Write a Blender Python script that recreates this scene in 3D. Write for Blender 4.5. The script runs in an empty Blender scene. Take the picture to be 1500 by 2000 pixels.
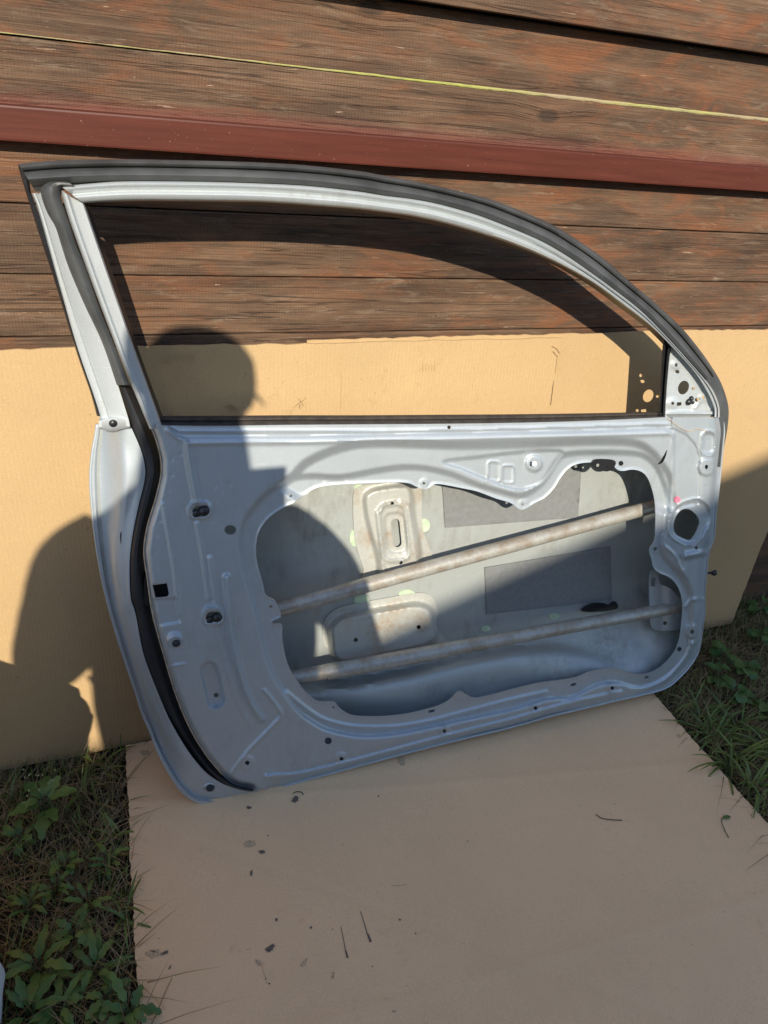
import bpy, bmesh, math, random
import numpy as np
from mathutils import Vector, Matrix
from mathutils.geometry import delaunay_2d_cdt
random.seed(7); rng = np.random.default_rng(11)
scene = bpy.context.scene
COL = scene.collection

# ------------------------------------------------------------------ camera
F = 1375.0; CX, CY = 750.0, 1000.0; H = 1.365            # focal length in photo pixels, lens height in metres
CAM = np.array([0.0, 0.0, H])
VP1 = np.array([168.0, 80.0]); VP2 = np.array([4640.0, 585.0])   # vanishing points: into the wall, along the wall
def _axes():
    d = np.array([VP1[0]-CX, VP1[1]-CY, F]); d /= np.linalg.norm(d)
    r = np.array([VP2[0]-CX, VP2[1]-CY, F]); r -= d*(r@d); r /= np.linalg.norm(r)
    return np.array([r, d, np.cross(r, d)])
RW = _axes()                                             # rows: world X (along wall), Y (into wall), Z (up)
cam_d = bpy.data.cameras.new('camera'); cam = bpy.data.objects.new('camera', cam_d); COL.objects.link(cam)
cam_d.sensor_fit = 'VERTICAL'; cam_d.sensor_height = 24.0; cam_d.lens = F/2000*24.0
cam_d.clip_start = 0.02; cam_d.clip_end = 500
c0, c1, c2 = RW@np.array([1,0,0]), RW@np.array([0,-1,0]), RW@np.array([0,0,-1])
cam.matrix_world = Matrix(((c0[0],c1[0],c2[0],0),(c0[1],c1[1],c2[1],0),(c0[2],c1[2],c2[2],H),(0,0,0,1)))
scene.camera = cam

# ------------------------------------------------------------------ light
def rays(p):
    p = np.atleast_2d(np.asarray(p, float))
    v = np.stack([p[:,0]-CX, p[:,1]-CY, np.full(len(p), F)], 1) @ RW.T
    return v/np.linalg.norm(v, axis=1)[:,None]
SUN = rays([(543,944)])[0]                               # direction the light travels
world = bpy.data.worlds.new('World'); scene.world = world; world.use_nodes = True
wn = world.node_tree; bg = wn.nodes['Background']
sky = wn.nodes.new('ShaderNodeTexSky'); sky.sky_type = 'NISHITA'; sky.sun_disc = False
sky.sun_elevation = math.asin(-SUN[2]); sky.sun_rotation = math.atan2(-SUN[0], -SUN[1])
sky.air_density = 1.0; sky.dust_density = 0.35; sky.ozone_density = 2.0
wn.links.new(sky.outputs[0], bg.inputs[0]); bg.inputs[1].default_value = 0.15
sl = bpy.data.lights.new('sun', 'SUN'); sl.energy = 4.5; sl.angle = math.radians(0.53); sl.color = (1.0, 0.92, 0.76)
so = bpy.data.objects.new('sun', sl); COL.objects.link(so)
so.rotation_euler = Vector(SUN).to_track_quat('-Z', 'Y').to_euler(); so.location = (-1,-6,5)
vs = scene.view_settings; vs.view_transform = 'Standard'; vs.look = 'None'; vs.exposure = 0.56; vs.gamma = 1.0
vs.use_curve_mapping = False
try: scene.render.engine = 'CYCLES'
except Exception: pass

# ------------------------------------------------------------------ helpers
def tag(o, label=None, cat=None, group=None, kind=None):
    if label: o['label'] = label
    if cat: o['category'] = cat
    if group: o['group'] = group
    if kind: o['kind'] = kind
    return o
ORG = {}
def empty(name, loc):
    o = bpy.data.objects.new(name, None); COL.objects.link(o); o.location = loc; o.empty_display_size = .1
    ORG[o.name] = np.array(loc, float); return o
def mk(name, V, Fc, mat, parent=None, smooth=True, origin=None, angle=None):
    V = np.asarray(V, float)
    if parent is not None: org = ORG[parent.name]
    elif origin is not None: org = np.array(origin, float)
    else: org = np.array([(V[:,0].min()+V[:,0].max())/2, (V[:,1].min()+V[:,1].max())/2, V[:,2].min()])
    me = bpy.data.meshes.new(name); me.from_pydata((V-org).tolist(), [], [list(map(int, f)) for f in Fc]); me.update()
    if smooth: me.polygons.foreach_set('use_smooth', [True]*len(me.polygons))
    if angle is not None: me.set_sharp_from_angle(angle=math.radians(angle))
    me.materials.append(mat)
    o = bpy.data.objects.new(name, me); COL.objects.link(o)
    if parent is not None: o.parent = parent
    else: o.location = org
    ORG[o.name] = org
    return o
def solid(o, t, off=-1.0, split=True):
    m = o.modifiers.new('thickness', 'SOLIDIFY'); m.thickness = t; m.offset = off
    if split:
        e = o.modifiers.new('edges', 'EDGE_SPLIT'); e.split_angle = math.radians(50)
    return o
def crom(P, n=6, closed=False):
    P = np.asarray(P, float); N = len(P); out = []
    segs = N if closed else N-1
    for i in range(segs):
        if closed: a,b,c,d = P[(i-1)%N],P[i],P[(i+1)%N],P[(i+2)%N]
        else: a,b,c,d = P[max(i-1,0)],P[i],P[i+1],P[min(i+2,N-1)]
        for k in range(n):
            t = k/n
            out.append(.5*((2*b)+(-a+c)*t+(2*a-5*b+4*c-d)*t*t+(-a+3*b-3*c+d)*t**3))
    if not closed: out.append(P[-1])
    return np.array(out)
def resample(P, n, closed=False):
    P = np.asarray(P, float)
    if closed: P = np.vstack([P, P[:1]])
    L = np.concatenate([[0], np.cumsum(np.linalg.norm(np.diff(P, axis=0), axis=1))])
    s = np.linspace(0, L[-1], n, endpoint=not closed)
    return np.stack([np.interp(s, L, P[:,k]) for k in range(P.shape[1])], 1)
def plen(P): return np.linalg.norm(np.diff(np.asarray(P,float), axis=0), axis=1).sum()
def sstep(x): x = np.clip(x, 0, 1); return x*x*(3-2*x)
def pdist(Q, P, closed=False):
    Q = np.asarray(Q,float); P = np.asarray(P,float)
    if closed: P = np.vstack([P, P[:1]])
    best = np.full(len(Q), 1e18)
    for a, b in zip(P[:-1], P[1:]):
        ab = b-a; L = ab@ab
        if L < 1e-12: continue
        t = np.clip(((Q-a)@ab)/L, 0, 1)
        d = Q-a-t[:,None]*ab
        best = np.minimum(best, (d*d).sum(1))
    return np.sqrt(best)
def inside(Q, P):
    Q = np.asarray(Q,float); P = np.asarray(P,float); x, y = Q[:,0], Q[:,1]
    r = np.zeros(len(Q), bool)
    for (x1,y1),(x2,y2) in zip(P, np.roll(P, -1, axis=0)):
        if y1 == y2: continue
        c = ((y1 > y) != (y2 > y)) & (x < (x2-x1)*(y-y1)/(y2-y1)+x1)
        r ^= c
    return r
def sdist(Q, P): return np.where(inside(Q,P), 1, -1)*pdist(Q, P, True)

# ------------------------------------------------------------------ materials
def mat(name): 
    m = bpy.data.materials.new(name); m.use_nodes = True
    return m, m.node_tree, m.node_tree.nodes['Principled BSDF']
def nd(t, kind, **kw):
    n = t.nodes.new(kind)
    for k, v in kw.items(): setattr(n, k, v)
    return n
def noise(t, co, scale, detail=4, rough=.55, stretch=None, dist=0.0):
    src = co
    if stretch is not None:
        mp = nd(t, 'ShaderNodeMapping'); mp.inputs['Scale'].default_value = stretch; t.links.new(co, mp.inputs[0]); src = mp.outputs[0]
    n = nd(t, 'ShaderNodeTexNoise'); n.inputs['Scale'].default_value = scale; n.inputs['Detail'].default_value = detail
    n.inputs['Roughness'].default_value = rough; n.inputs['Distortion'].default_value = dist
    t.links.new(src, n.inputs['Vector']); return n.outputs['Fac']
def ramp(t, fac, stops):
    r = nd(t, 'ShaderNodeValToRGB'); e = r.color_ramp.elements
    while len(e) < len(stops): e.new(.5)
    for el, (p, c) in zip(e, stops):
        el.position = p; el.color = (*c, 1) if not np.isscalar(c) else (c, c, c, 1)
    t.links.new(fac, r.inputs[0]); return r.outputs[0]
def mixc(t, fac, a, b, mode='MIX'):
    m = nd(t, 'ShaderNodeMix', data_type='RGBA', blend_type=mode)
    for s, v in ((0, fac), (6, a), (7, b)):
        if hasattr(v, 'links') or hasattr(v, 'is_linked'): t.links.new(v, m.inputs[s])
        elif s == 0: m.inputs[0].default_value = v
        else: m.inputs[s].default_value = (*v, 1)
    return m.outputs[2]
def math_(t, op, a, b=None, clamp=False):
    m = nd(t, 'ShaderNodeMath', operation=op); m.use_clamp = clamp
    for i, v in enumerate((a, b)):
        if v is None: continue
        if hasattr(v, 'is_linked'): t.links.new(v, m.inputs[i])
        else: m.inputs[i].default_value = v
    return m.outputs[0]
def bump(t, bs, h, strength, dist=.001):
    b = nd(t, 'ShaderNodeBump'); b.inputs['Strength'].default_value = strength; b.inputs['Distance'].default_value = dist
    t.links.new(h, b.inputs['Height']); t.links.new(b.outputs[0], bs.inputs['Normal'])
def coords(t, which='Object'): return nd(t, 'ShaderNodeTexCoord').outputs[which]
def simple(name, col, rough=.5, metal=0.0, var=.15, scale=30, bmp=.0, bscale=200, spec=.5):
    m, t, b = mat(name); co = coords(t)
    n = noise(t, co, scale)
    lo = tuple(c*(1-var) for c in col); hi = tuple(min(1, c*(1+var)) for c in col)
    t.links.new(ramp(t, n, [(.3, lo), (.7, hi)]), b.inputs['Base Color'])
    b.inputs['Roughness'].default_value = rough; b.inputs['Metallic'].default_value = metal
    b.inputs['Specular IOR Level'].default_value = spec
    if bmp: bump(t, b, noise(t, co, bscale, 3), bmp)
    return m
def paint(name, col, metal, rough, dirt=.25, flake=.12, coat=0.0):
    m, t, b = mat(name); co = coords(t)
    fl = noise(t, co, 1400, 1)
    base = ramp(t, fl, [(.3, tuple(c*(1-flake) for c in col)), (.7, tuple(c*(1+flake) for c in col))])
    d1 = noise(t, co, 7, 6, .65); d2 = noise(t, co, 45, 5, .7, (1,1,.35))
    dm = math_(t, 'MULTIPLY', ramp(t, d1, [(.45, 0.), (.72, 1.)]), ramp(t, d2, [(.4, 0.), (.75, 1.)]))
    col2 = mixc(t, math_(t, 'MULTIPLY', dm, dirt*2.2, True), base, tuple(np.array(col)*np.array([.50,.44,.36])))
    sp = ramp(t, noise(t, co, 160, 3, .6), [(.70, 0.), (.76, 1.)])
    col3 = mixc(t, math_(t, 'MULTIPLY', sp, .28), col2, (.16,.12,.08))
    # hairline scratches
    sc1 = ramp(t, noise(t, co, 1.0, 2, .4, (16, 16, 420), 1.5), [(.715, 0.), (.735, 1.)]); sc2 = ramp(t, noise(t, co, 1.0, 2, .4, (380, 30, 22), 1.2), [(.72, 0.), (.74, 1.)])
    scm = math_(t, 'MULTIPLY', math_(t, 'ADD', sc1, sc2, True), .35)
    col3 = mixc(t, scm, col3, tuple(min(1, c*1.45) for c in col))
    t.links.new(col3, b.inputs['Base Color'])
    b.inputs['Metallic'].default_value = metal; b.inputs['Coat Weight'].default_value = coat; b.inputs['Coat Roughness'].default_value = .12
    r = ramp(t, d1, [(.2, rough-.06), (.8, rough+.14)]); t.links.new(r, b.inputs['Roughness'])
    bump(t, b, noise(t, co, 55, 3), .10, .002)
    return m
M = {}
M['silver'] = paint('silver_paint', (.43,.468,.502), .56, .52, .22, .12, .6)
M['silver_frame'] = paint('silver_frame_paint', (.50,.53,.545), .46, .48, .2, .12, .45)
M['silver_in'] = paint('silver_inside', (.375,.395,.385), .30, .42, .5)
M['rubber'] = simple('black_rubber', (.013,.014,.018), .55, 0, .3, 25)
M['black'] = simple('black_plastic', (.012,.012,.014), .38, 0, .3, 40)
M['strip'] = simple('grey_weatherstrip', (.058,.060,.061), .50, 0, .35, 18, .2, 300)
M['belt'] = simple('belt_felt', (.045,.036,.030), .85, 0, .4, 60, .4, 500)
M['pad'] = simple('damping_felt', (.17,.175,.175), .92, 0, .10, 90, .35, 420)
M['glue'] = simple('green_adhesive', (.42,.52,.36), .6, 0, .15, 60)
M['pink'] = simple('pink_sticker', (.70,.17,.27), .5, 0, .25, 150)
M['sealer'] = simple('beige_sealer', (.40,.31,.22), .7, 0, .3, 90)
M['steel'] = simple('bare_steel', (.42,.42,.40), .4, .8, .2, 80)
def tube_mat():
    m, t, b = mat('rusty_tube'); co = coords(t)
    n = noise(t, co, 26, 6, .7); n2 = noise(t, co, 190, 4, .7)
    c = ramp(t, n2, [(.3, (.33,.32,.29)), (.7, (.45,.435,.39))])
    rust = math_(t, 'MULTIPLY', ramp(t, n, [(.44, 0.), (.62, 1.)]), ramp(t, n2, [(.3, .3), (.6, 1.)]))
    t.links.new(mixc(t, math_(t,'MULTIPLY',rust,.75), c, (.25,.175,.11)), b.inputs['Base Color'])
    b.inputs['Metallic'].default_value = .35; b.inputs['Roughness'].default_value = .42
    bump(t, b, n2, .12, .002); return m
M['tube'] = tube_mat()
def bracket_mat():
    m, t, b = mat('bracket_paint'); co = coords(t)
    n = noise(t, co, 14, 6, .7); n2 = noise(t, co, 160, 4, .7)
    c = ramp(t, n2, [(.3, (.40,.405,.375)), (.7, (.47,.47,.435))])
    rust = math_(t, 'MULTIPLY', ramp(t, n, [(.50, 0.), (.66, .9)]), ramp(t, n2, [(.35, .2), (.6, .85)]))
    t.links.new(mixc(t, rust, c, (.33,.22,.13)), b.inputs['Base Color'])
    b.inputs['Metallic'].default_value = .25; b.inputs['Roughness'].default_value = .45; return m
M['bracket'] = bracket_mat()
def wood():
    m, t, b = mat('weathered_wood')
    oi = nd(t, 'ShaderNodeObjectInfo'); co = coords(t)
    off = nd(t, 'ShaderNodeVectorMath', operation='ADD'); sc = nd(t, 'ShaderNodeVectorMath', operation='SCALE')
    cmb = nd(t, 'ShaderNodeCombineXYZ')
    for i in range(3): t.links.new(oi.outputs['Random'], cmb.inputs[i])
    t.links.new(cmb.outputs[0], sc.inputs[0]); sc.inputs['Scale'].default_value = 37.0
    t.links.new(co, off.inputs[0]); t.links.new(sc.outputs[0], off.inputs[1]); v0 = off.outputs[0]
    # knots: grain bends round them
    mp = nd(t, 'ShaderNodeMapping'); mp.inputs['Scale'].default_value = (4.2, 4.2, 9.0); t.links.new(v0, mp.inputs[0])
    vor = nd(t, 'ShaderNodeTexVoronoi'); vor.inputs['Scale'].default_value = 1.0; t.links.new(mp.outputs[0], vor.inputs['Vector'])
    sepc = nd(t, 'ShaderNodeSeparateColor'); t.links.new(vor.outputs['Color'], sepc.inputs[0])
    pick = math_(t, 'GREATER_THAN', sepc.outputs[0], .70)
    kd = math_(t, 'ADD', vor.outputs['Distance'], math_(t, 'MULTIPLY', math_(t, 'SUBTRACT', 1.0, pick), 2.0))
    knot = ramp(t, kd, [(.0, 1.), (.075, .9), (.12, 0.)]); halo = ramp(t, kd, [(.08, 1.), (.34, 0.)])
    bend = math_(t, 'MULTIPLY', halo, .007)
    cb = nd(t, 'ShaderNodeCombineXYZ'); t.links.new(bend, cb.inputs[2])
    va = nd(t, 'ShaderNodeVectorMath', operation='ADD'); t.links.new(v0, va.inputs[0]); t.links.new(cb.outputs[0], va.inputs[1]); v = va.outputs[0]
    g1 = noise(t, v, 1.0, 6, .70, (2.6, 30.0, 130.0), .35)     # growth bands
    g2 = noise(t, v, 1.0, 5, .72, (9.0, 60.0, 520.0), .2)      # fibres
    blot = noise(t, v, 1.0, 8, .70, (7.0, 20.0, 26.0), .9)     # old stain left in blotches
    blot2 = noise(t, v, 1.0, 4, .6, (1.6, 3.0, 5.0), .3)
    worn = noise(t, v, 1.0, 8, .74, (11.0, 30.0, 70.0), .7)
    c = ramp(t, g1, [(.26, (.075,.040,.023)), (.44, (.105,.059,.034)), (.58, (.138,.080,.048)), (.76, (.185,.115,.072))])
    c = mixc(t, .5, c, ramp(t, g2, [(.30, (.055,.030,.018)), (.5, (.118,.068,.041)), (.72, (.21,.14,.088))]))
    soft = noise(t, v, 1.0, 4, .6, (3.0, 8.0, 16.0), .4)
    c = mixc(t, .75, c, mixc(t, 1.0, c, ramp(t, soft, [(.30, (.30,.30,.31)), (.5, (.80,.82,.83)), (.70, (1.55,1.52,1.45))]), 'MULTIPLY'))
    rm = math_(t, 'MULTIPLY', ramp(t, blot, [(.46, 0.), (.64, 1.)]), ramp(t, blot2, [(.40, 0.), (.56, 1.)]))
    redc = mixc(t, g2, (.095,.026,.010), (.36,.125,.045))
    c = mixc(t, math_(t, 'MULTIPLY', rm, .62), c, redc)
    c = mixc(t, math_(t, 'MULTIPLY', ramp(t, worn, [(.55, 0.), (.67, 1.)]), .42), c, (.25,.185,.13))
    c = mixc(t, math_(t, 'MULTIPLY', ramp(t, worn, [(.26, 1.), (.38, 0.)]), .3), c, (.022,.015,.012))
    # bare pale splinters
    spl = noise(t, v, 1.0, 4, .6, (14.0, 40.0, 260.0), 1.2)
    c = mixc(t, math_(t, 'MULTIPLY', ramp(t, spl, [(.685, 0.), (.72, 1.)]), .7), c, (.46,.34,.235))
    # drying cracks
    cr = noise(t, v, 1.0, 4, .55, (1.3, 10.0, 62.0), .5)
    crk = ramp(t, math_(t, 'ABSOLUTE', math_(t, 'SUBTRACT', cr, .5)), [(.0, 1.), (.006, .8), (.013, 0.)])
    crk = math_(t, 'MULTIPLY', crk, ramp(t, blot2, [(.45, 1.), (.58, 0.)]))
    c = mixc(t, math_(t, 'MULTIPLY', crk, .55), c, (.014,.010,.008))
    c = mixc(t, math_(t, 'MULTIPLY', math_(t, 'SUBTRACT', halo, knot), .30), c, (.16,.070,.035))
    c = mixc(t, math_(t, 'MULTIPLY', knot, .8), c, (.035,.022,.016))
    # plank to plank tone
    c = mixc(t, math_(t, 'MULTIPLY', oi.outputs['Random'], .30), c, (.075,.044,.028))
    # overspray of the red rail paint on the planks it is fixed to
    sep = nd(t, 'ShaderNodeSeparateXYZ'); t.links.new(nd(t, 'ShaderNodeNewGeometry').outputs['Position'], sep.inputs[0])
    dz = math_(t, 'ABSOLUTE', math_(t, 'SUBTRACT', sep.outputs[2], 1.2565))
    dz = math_(t, 'ADD', dz, math_(t, 'MULTIPLY', math_(t, 'SUBTRACT', worn, .5), .03))
    c = mixc(t, ramp(t, dz, [(.022, .7), (.044, 0.)]), c, (.15,.042,.032))
    t.links.new(c, b.inputs['Base Color'])
    b.inputs['Roughness'].default_value = .74; b.inputs['Specular IOR Level'].default_value = .3
    saw = nd(t, 'ShaderNodeTexWave', wave_type='BANDS', bands_direction='X'); saw.inputs['Scale'].default_value = 60; saw.inputs['Distortion'].default_value = 4; saw.inputs['Detail'].default_value = 3
    t.links.new(v, saw.inputs['Vector'])
    sawm = math_(t, 'MULTIPLY', math_(t, 'MULTIPLY', saw.outputs['Fac'], ramp(t, blot2, [(.45, .9), (.6, .15)])), .30)
    hs = math_(t, 'ADD', math_(t, 'ADD', math_(t, 'MULTIPLY', g1, 1.0), math_(t, 'MULTIPLY', g2, 1.0)), sawm)
    hs = math_(t, 'SUBTRACT', hs, math_(t, 'ADD', math_(t, 'MULTIPLY', crk, 1.2), math_(t, 'MULTIPLY', knot, .3)))
    bump(t, b, hs, .6, .003); return m
M['wood'] = wood()
def redpaint():
    m, t, b = mat('red_rail_paint'); co = coords(t)
    n = noise(t, co, 1.0, 5, .65, (6, 120, 120)); n2 = noise(t, co, 220, 2)
    c = ramp(t, n, [(.3, (.070,.018,.012)), (.7, (.100,.028,.018))])
    c = mixc(t, math_(t, 'MULTIPLY', ramp(t, n2, [(.72, 0.), (.78, 1.)]), .4), c, (.45,.30,.25))
    t.links.new(c, b.inputs['Base Color']); b.inputs['Roughness'].default_value = .46; b.inputs['Specular IOR Level'].default_value = .2
    bump(t, b, n, .15, .002); return m
M['red'] = redpaint()
def moss():
    m, t, b = mat('lime_moss'); co = coords(t)
    n = noise(t, co, 1, 5, .7, (60, 60, 200)); n2 = noise(t, co, 3, 3, .6)
    c = ramp(t, n, [(.3, (.20,.19,.08)), (.6, (.40,.44,.06))])
    c = mixc(t, ramp(t, n2, [(.4, 0.), (.62, .8)]), (.32,.25,.15), c)
    t.links.new(c, b.inputs['Base Color']); b.inputs['Roughness'].default_value = .9; bump(t, b, n, .8, .004); return m
M['moss'] = moss()
def card(name, base, flute_axis, amt):
    m, t, b = mat(name); co = coords(t)
    n1 = noise(t, co, 3.2, 5, .6); n2 = noise(t, co, 420, 3, .6); n3 = noise(t, co, 38, 4, .65)
    base = np.array(base)
    c = ramp(t, n1, [(.3, tuple(base*.90)), (.7, tuple(base*1.07))])
    c = mixc(t, .35, c, ramp(t, n2, [(.3, tuple(base*.72)), (.7, tuple(base*1.22))]))
    smu = math_(t, 'MULTIPLY', ramp(t, n3, [(.58, 0.), (.74, 1.)]), ramp(t, n1, [(.45, 0.), (.7, .5)]))
    c = mixc(t, smu, c, tuple(base*np.array([.62,.60,.56])))
    spk = ramp(t, noise(t, co, 95, 2, .5), [(.755, 0.), (.775, 1.)])
    c = mixc(t, math_(t, 'MULTIPLY', spk, .55), c, tuple(base*.32))
    t.links.new(c, b.inputs['Base Color']); b.inputs['Roughness'].default_value = .85; b.inputs['Specular IOR Level'].default_value = .25
    w = nd(t, 'ShaderNodeTexWave', wave_type='BANDS', bands_direction=flute_axis); w.inputs['Scale'].default_value = 40; w.inputs['Distortion'].default_value = 1.6; w.inputs['Detail'].default_value = 2; w.inputs['Detail Scale'].default_value = 1.5
    t.links.new(co, w.inputs['Vector'])
    fa = math_(t, 'MULTIPLY', w.outputs['Fac'], math_(t, 'MULTIPLY', ramp(t, n1, [(.35, .25), (.65, 1.)]), amt))
    dent = noise(t, co, 11, 3, .5)
    h = math_(t, 'ADD', math_(t, 'ADD', fa, math_(t, 'MULTIPLY', dent, 1.6)), math_(t, 'ADD', math_(t, 'MULTIPLY', n3, .55), math_(t, 'MULTIPLY', n2, .28)))
    bump(t, b, h, .6, .0018); return m
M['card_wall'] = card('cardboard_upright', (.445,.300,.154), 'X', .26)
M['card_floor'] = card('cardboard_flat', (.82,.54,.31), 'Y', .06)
M['grease'] = simple('grease_mark', (.13,.10,.075), .6, 0, .4, 300)
M['smudge'] = simple('dirt_smudge', (.52,.36,.215), .85, 0, .3, 300)
M['crease'] = simple('crease_shade', (.42,.285,.14), .85)
M['ink'] = simple('pencil_line', (.27,.175,.085), .8, 0, .3, 200)
def soil():
    m, t, b = mat('soil'); co = coords(t)
    n = noise(t, co, 9, 8, .7); n2 = noise(t, co, 160, 4, .7)
    c = ramp(t, n, [(.3, (.022,.016,.010)), (.7, (.060,.045,.026))])
    c = mixc(t, .4, c, ramp(t, n2, [(.35, (.015,.012,.008)), (.7, (.09,.07,.04))]))
    t.links.new(c, b.inputs['Base Color']); b.inputs['Roughness'].default_value = .95; bump(t, b, n2, 1, .01); return m
M['soil'] = soil()
def leafm(name, c1, c2, rough=.5, scale=14, trans=.25):
    m, t, b = mat(name)
    pos = nd(t, 'ShaderNodeNewGeometry').outputs['Position']
    n = noise(t, pos, scale, 3, .6)
    lc = mixc(t, math_(t, 'MULTIPLY', nd(t, 'ShaderNodeObjectInfo').outputs['Random'], .55), ramp(t, n, [(.3, c1), (.7, c2)]), tuple(np.array(c2)*np.array([1.7,1.25,1.0])))
    t.links.new(lc, b.inputs['Base Color'])
    b.inputs['Roughness'].default_value = rough
    tr = nd(t, 'ShaderNodeBsdfTranslucent'); t.links.new(lc, tr.inputs['Color'])
    mx = nd(t, 'ShaderNodeMixShader'); mx.inputs[0].default_value = trans
    out = t.nodes['Material Output']
    t.links.new(b.outputs[0], mx.inputs[1]); t.links.new(tr.outputs[0], mx.inputs[2]); t.links.new(mx.outputs[0], out.inputs['Surface'])
    return m
M['grass'] = leafm('green_grass', (.075,.13,.028), (.17,.24,.06))
M['straw'] = leafm('dry_straw', (.17,.125,.06), (.34,.265,.14), .7)
M['weed'] = leafm('weed_leaf', (.05,.12,.028), (.12,.22,.06), .42, 40)
M['clover'] = leafm('clover_leaf', (.045,.105,.028), (.095,.18,.05), .45, 40)
M['flower'] = leafm('pale_bud', (.25,.33,.12), (.42,.48,.25), .6)
M['stem'] = simple('green_stem', (.06,.09,.025), .6)
M['twig'] = simple('dry_twig', (.13,.085,.05), .8)
M['sack'] = simple('white_woven_plastic', (.60,.61,.64), .55, 0, .12, 12, .25, 500)
M['skin'] = simple('skin', (.50,.30,.21), .5, 0, .1, 20)
M['jacket'] = simple('navy_jacket_cloth', (.05,.06,.09), .85, 0, .2, 60, .3, 600)
M['jeans'] = simple('denim', (.06,.09,.16), .85, 0, .2, 60, .3, 900)
M['cap'] = simple('dark_cap_cloth', (.03,.03,.035), .85)
M['hair'] = simple('dark_hair', (.03,.02,.012), .7)
M['phonebody'] = simple('phone_glass', (.02,.02,.022), .15)
M['plaster'] = simple('house_boards', (.10,.085,.07), .9, 0, .12, 6, .3, 120)
M['tile'] = simple('roof_tile', (.22,.085,.055), .8, 0, .3, 30, .4, 60)
M['glass'] = simple('window_glass', (.03,.035,.04), .08)
M['whitewood'] = simple('white_frame', (.7,.7,.68), .5)
M['slab'] = simple('threshold_stone', (.3,.29,.27), .9)

def box(name, lo, hi, m, parent=None, bev=0.0, origin=None):
    x0,y0,z0 = lo; x1,y1,z1 = hi
    bm = bmesh.new(); bmesh.ops.create_cube(bm, size=1)
    for v in bm.verts: v.co = Vector(((x0+x1)/2+v.co.x*(x1-x0), (y0+y1)/2+v.co.y*(y1-y0), (z0+z1)/2+v.co.z*(z1-z0)))
    if bev: bmesh.ops.bevel(bm, geom=bm.edges[:], offset=bev, segments=2, affect='EDGES', profile=.6)
    bm.verts.index_update()
    V = [tuple(v.co) for v in bm.verts]; Fc = [[v.index for v in f.verts] for f in bm.faces]; bm.free()
    return mk(name, V, Fc, m, parent, smooth=False, origin=origin)
def tubepts(P, r, n=10, cap=True):
    P = np.asarray(P, float); r = np.full(len(P), r) if np.isscalar(r) else np.asarray(r)
    V, Fc = [], []
    T = np.gradient(P, axis=0); T /= np.linalg.norm(T, axis=1)[:,None]
    u = np.cross(T[0], [0,0,1]); 
    if np.linalg.norm(u) < 1e-3: u = np.cross(T[0], [0,1,0])
    for i in range(len(P)):
        u = u - T[i]*(u@T[i]); u /= np.linalg.norm(u); w = np.cross(T[i], u)
        for k in range(n):
            a = 2*math.pi*k/n; V.append(P[i]+r[i]*(math.cos(a)*u+math.sin(a)*w))
    for i in range(len(P)-1):
        for k in range(n):
            Fc.append((i*n+k, i*n+(k+1)%n, (i+1)*n+(k+1)%n, (i+1)*n+k))
    if cap: Fc.append(list(range(n))[::-1]); Fc.append([(len(P)-1)*n+k for k in range(n)])
    return np.array(V), Fc

# ------------------------------------------------------------------ ground
YW = 1.274                                               # face of the plank wall
def ground_sheet():
    V, Fc = [], []
    xs = np.concatenate([np.linspace(-40,-2,12), np.linspace(-1.8,3.2,60), np.linspace(3.6,40,12)])
    ys = np.concatenate([np.linspace(-40,-1.6,12), np.linspace(-1.4,2.0,44), np.linspace(2.4,40,12)])
    for y in ys:
        for x in xs:
            z = -.016 + .006*math.sin(x*7.3+y*3.1)*math.cos(y*8.7-x*2.2) + rng.uniform(-.004,.004)
            V.append((x,y,z))
    n = len(xs)
    for j in range(len(ys)-1):
        for i in range(n-1): Fc.append((j*n+i, j*n+i+1, (j+1)*n+i+1, (j+1)*n+i))
    o = mk('ground', V, Fc, M['soil'], origin=(0,0,0)); tag(o, 'bare dark soil under the grass', kind='structure'); return o
ground_sheet()

# ------------------------------------------------------------------ wall of planks, red rail
wall = tag(empty('wooden_wall', (1.0, YW+.02, 0)), 'weathered brown plank wall with a red painted rail behind the car door', 'wall')
lines = [-.02,.087,.194,.301,.408,.514,.621,.728,.832,.937,1.040,1.146,1.254,1.362,1.4640]
for i in range(len(lines)-1):
    z0, z1 = lines[i], lines[i+1]
    dy = rng.uniform(-.0015,.0015); 
    pl = box('plank', (-2.2, YW+dy, z0+.0012), (4.2, YW+.028, z1-.0012), M['wood'], wall, .0022)
# upper planks stand proud of the lower ones
for z0, z1 in ((1.4665,1.578),(1.580,1.690),(1.692,1.80),(1.802,1.91),(1.912,2.02),(2.022,2.13),(2.132,2.24)):
    box('plank', (-2.2, YW-.032+rng.uniform(-.001,.001), z0), (4.2, YW-.004, z1-.002), M['wood'], wall, .0022)
box('gap_shade_sheet', (-2.2, YW+.030, -.02), (4.2, YW+.05, 2.3), M['rubber'], wall)  # black sheet, its colour stands in for the dark void behind plank gaps
# red rail: square steel tube
rl = box('rail', (-2.2, YW-.032, 1.2335), (4.2, YW-.0025, 1.2790), M['red'], wall, .003); rl['label'] = 'red brown painted square rail'
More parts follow.
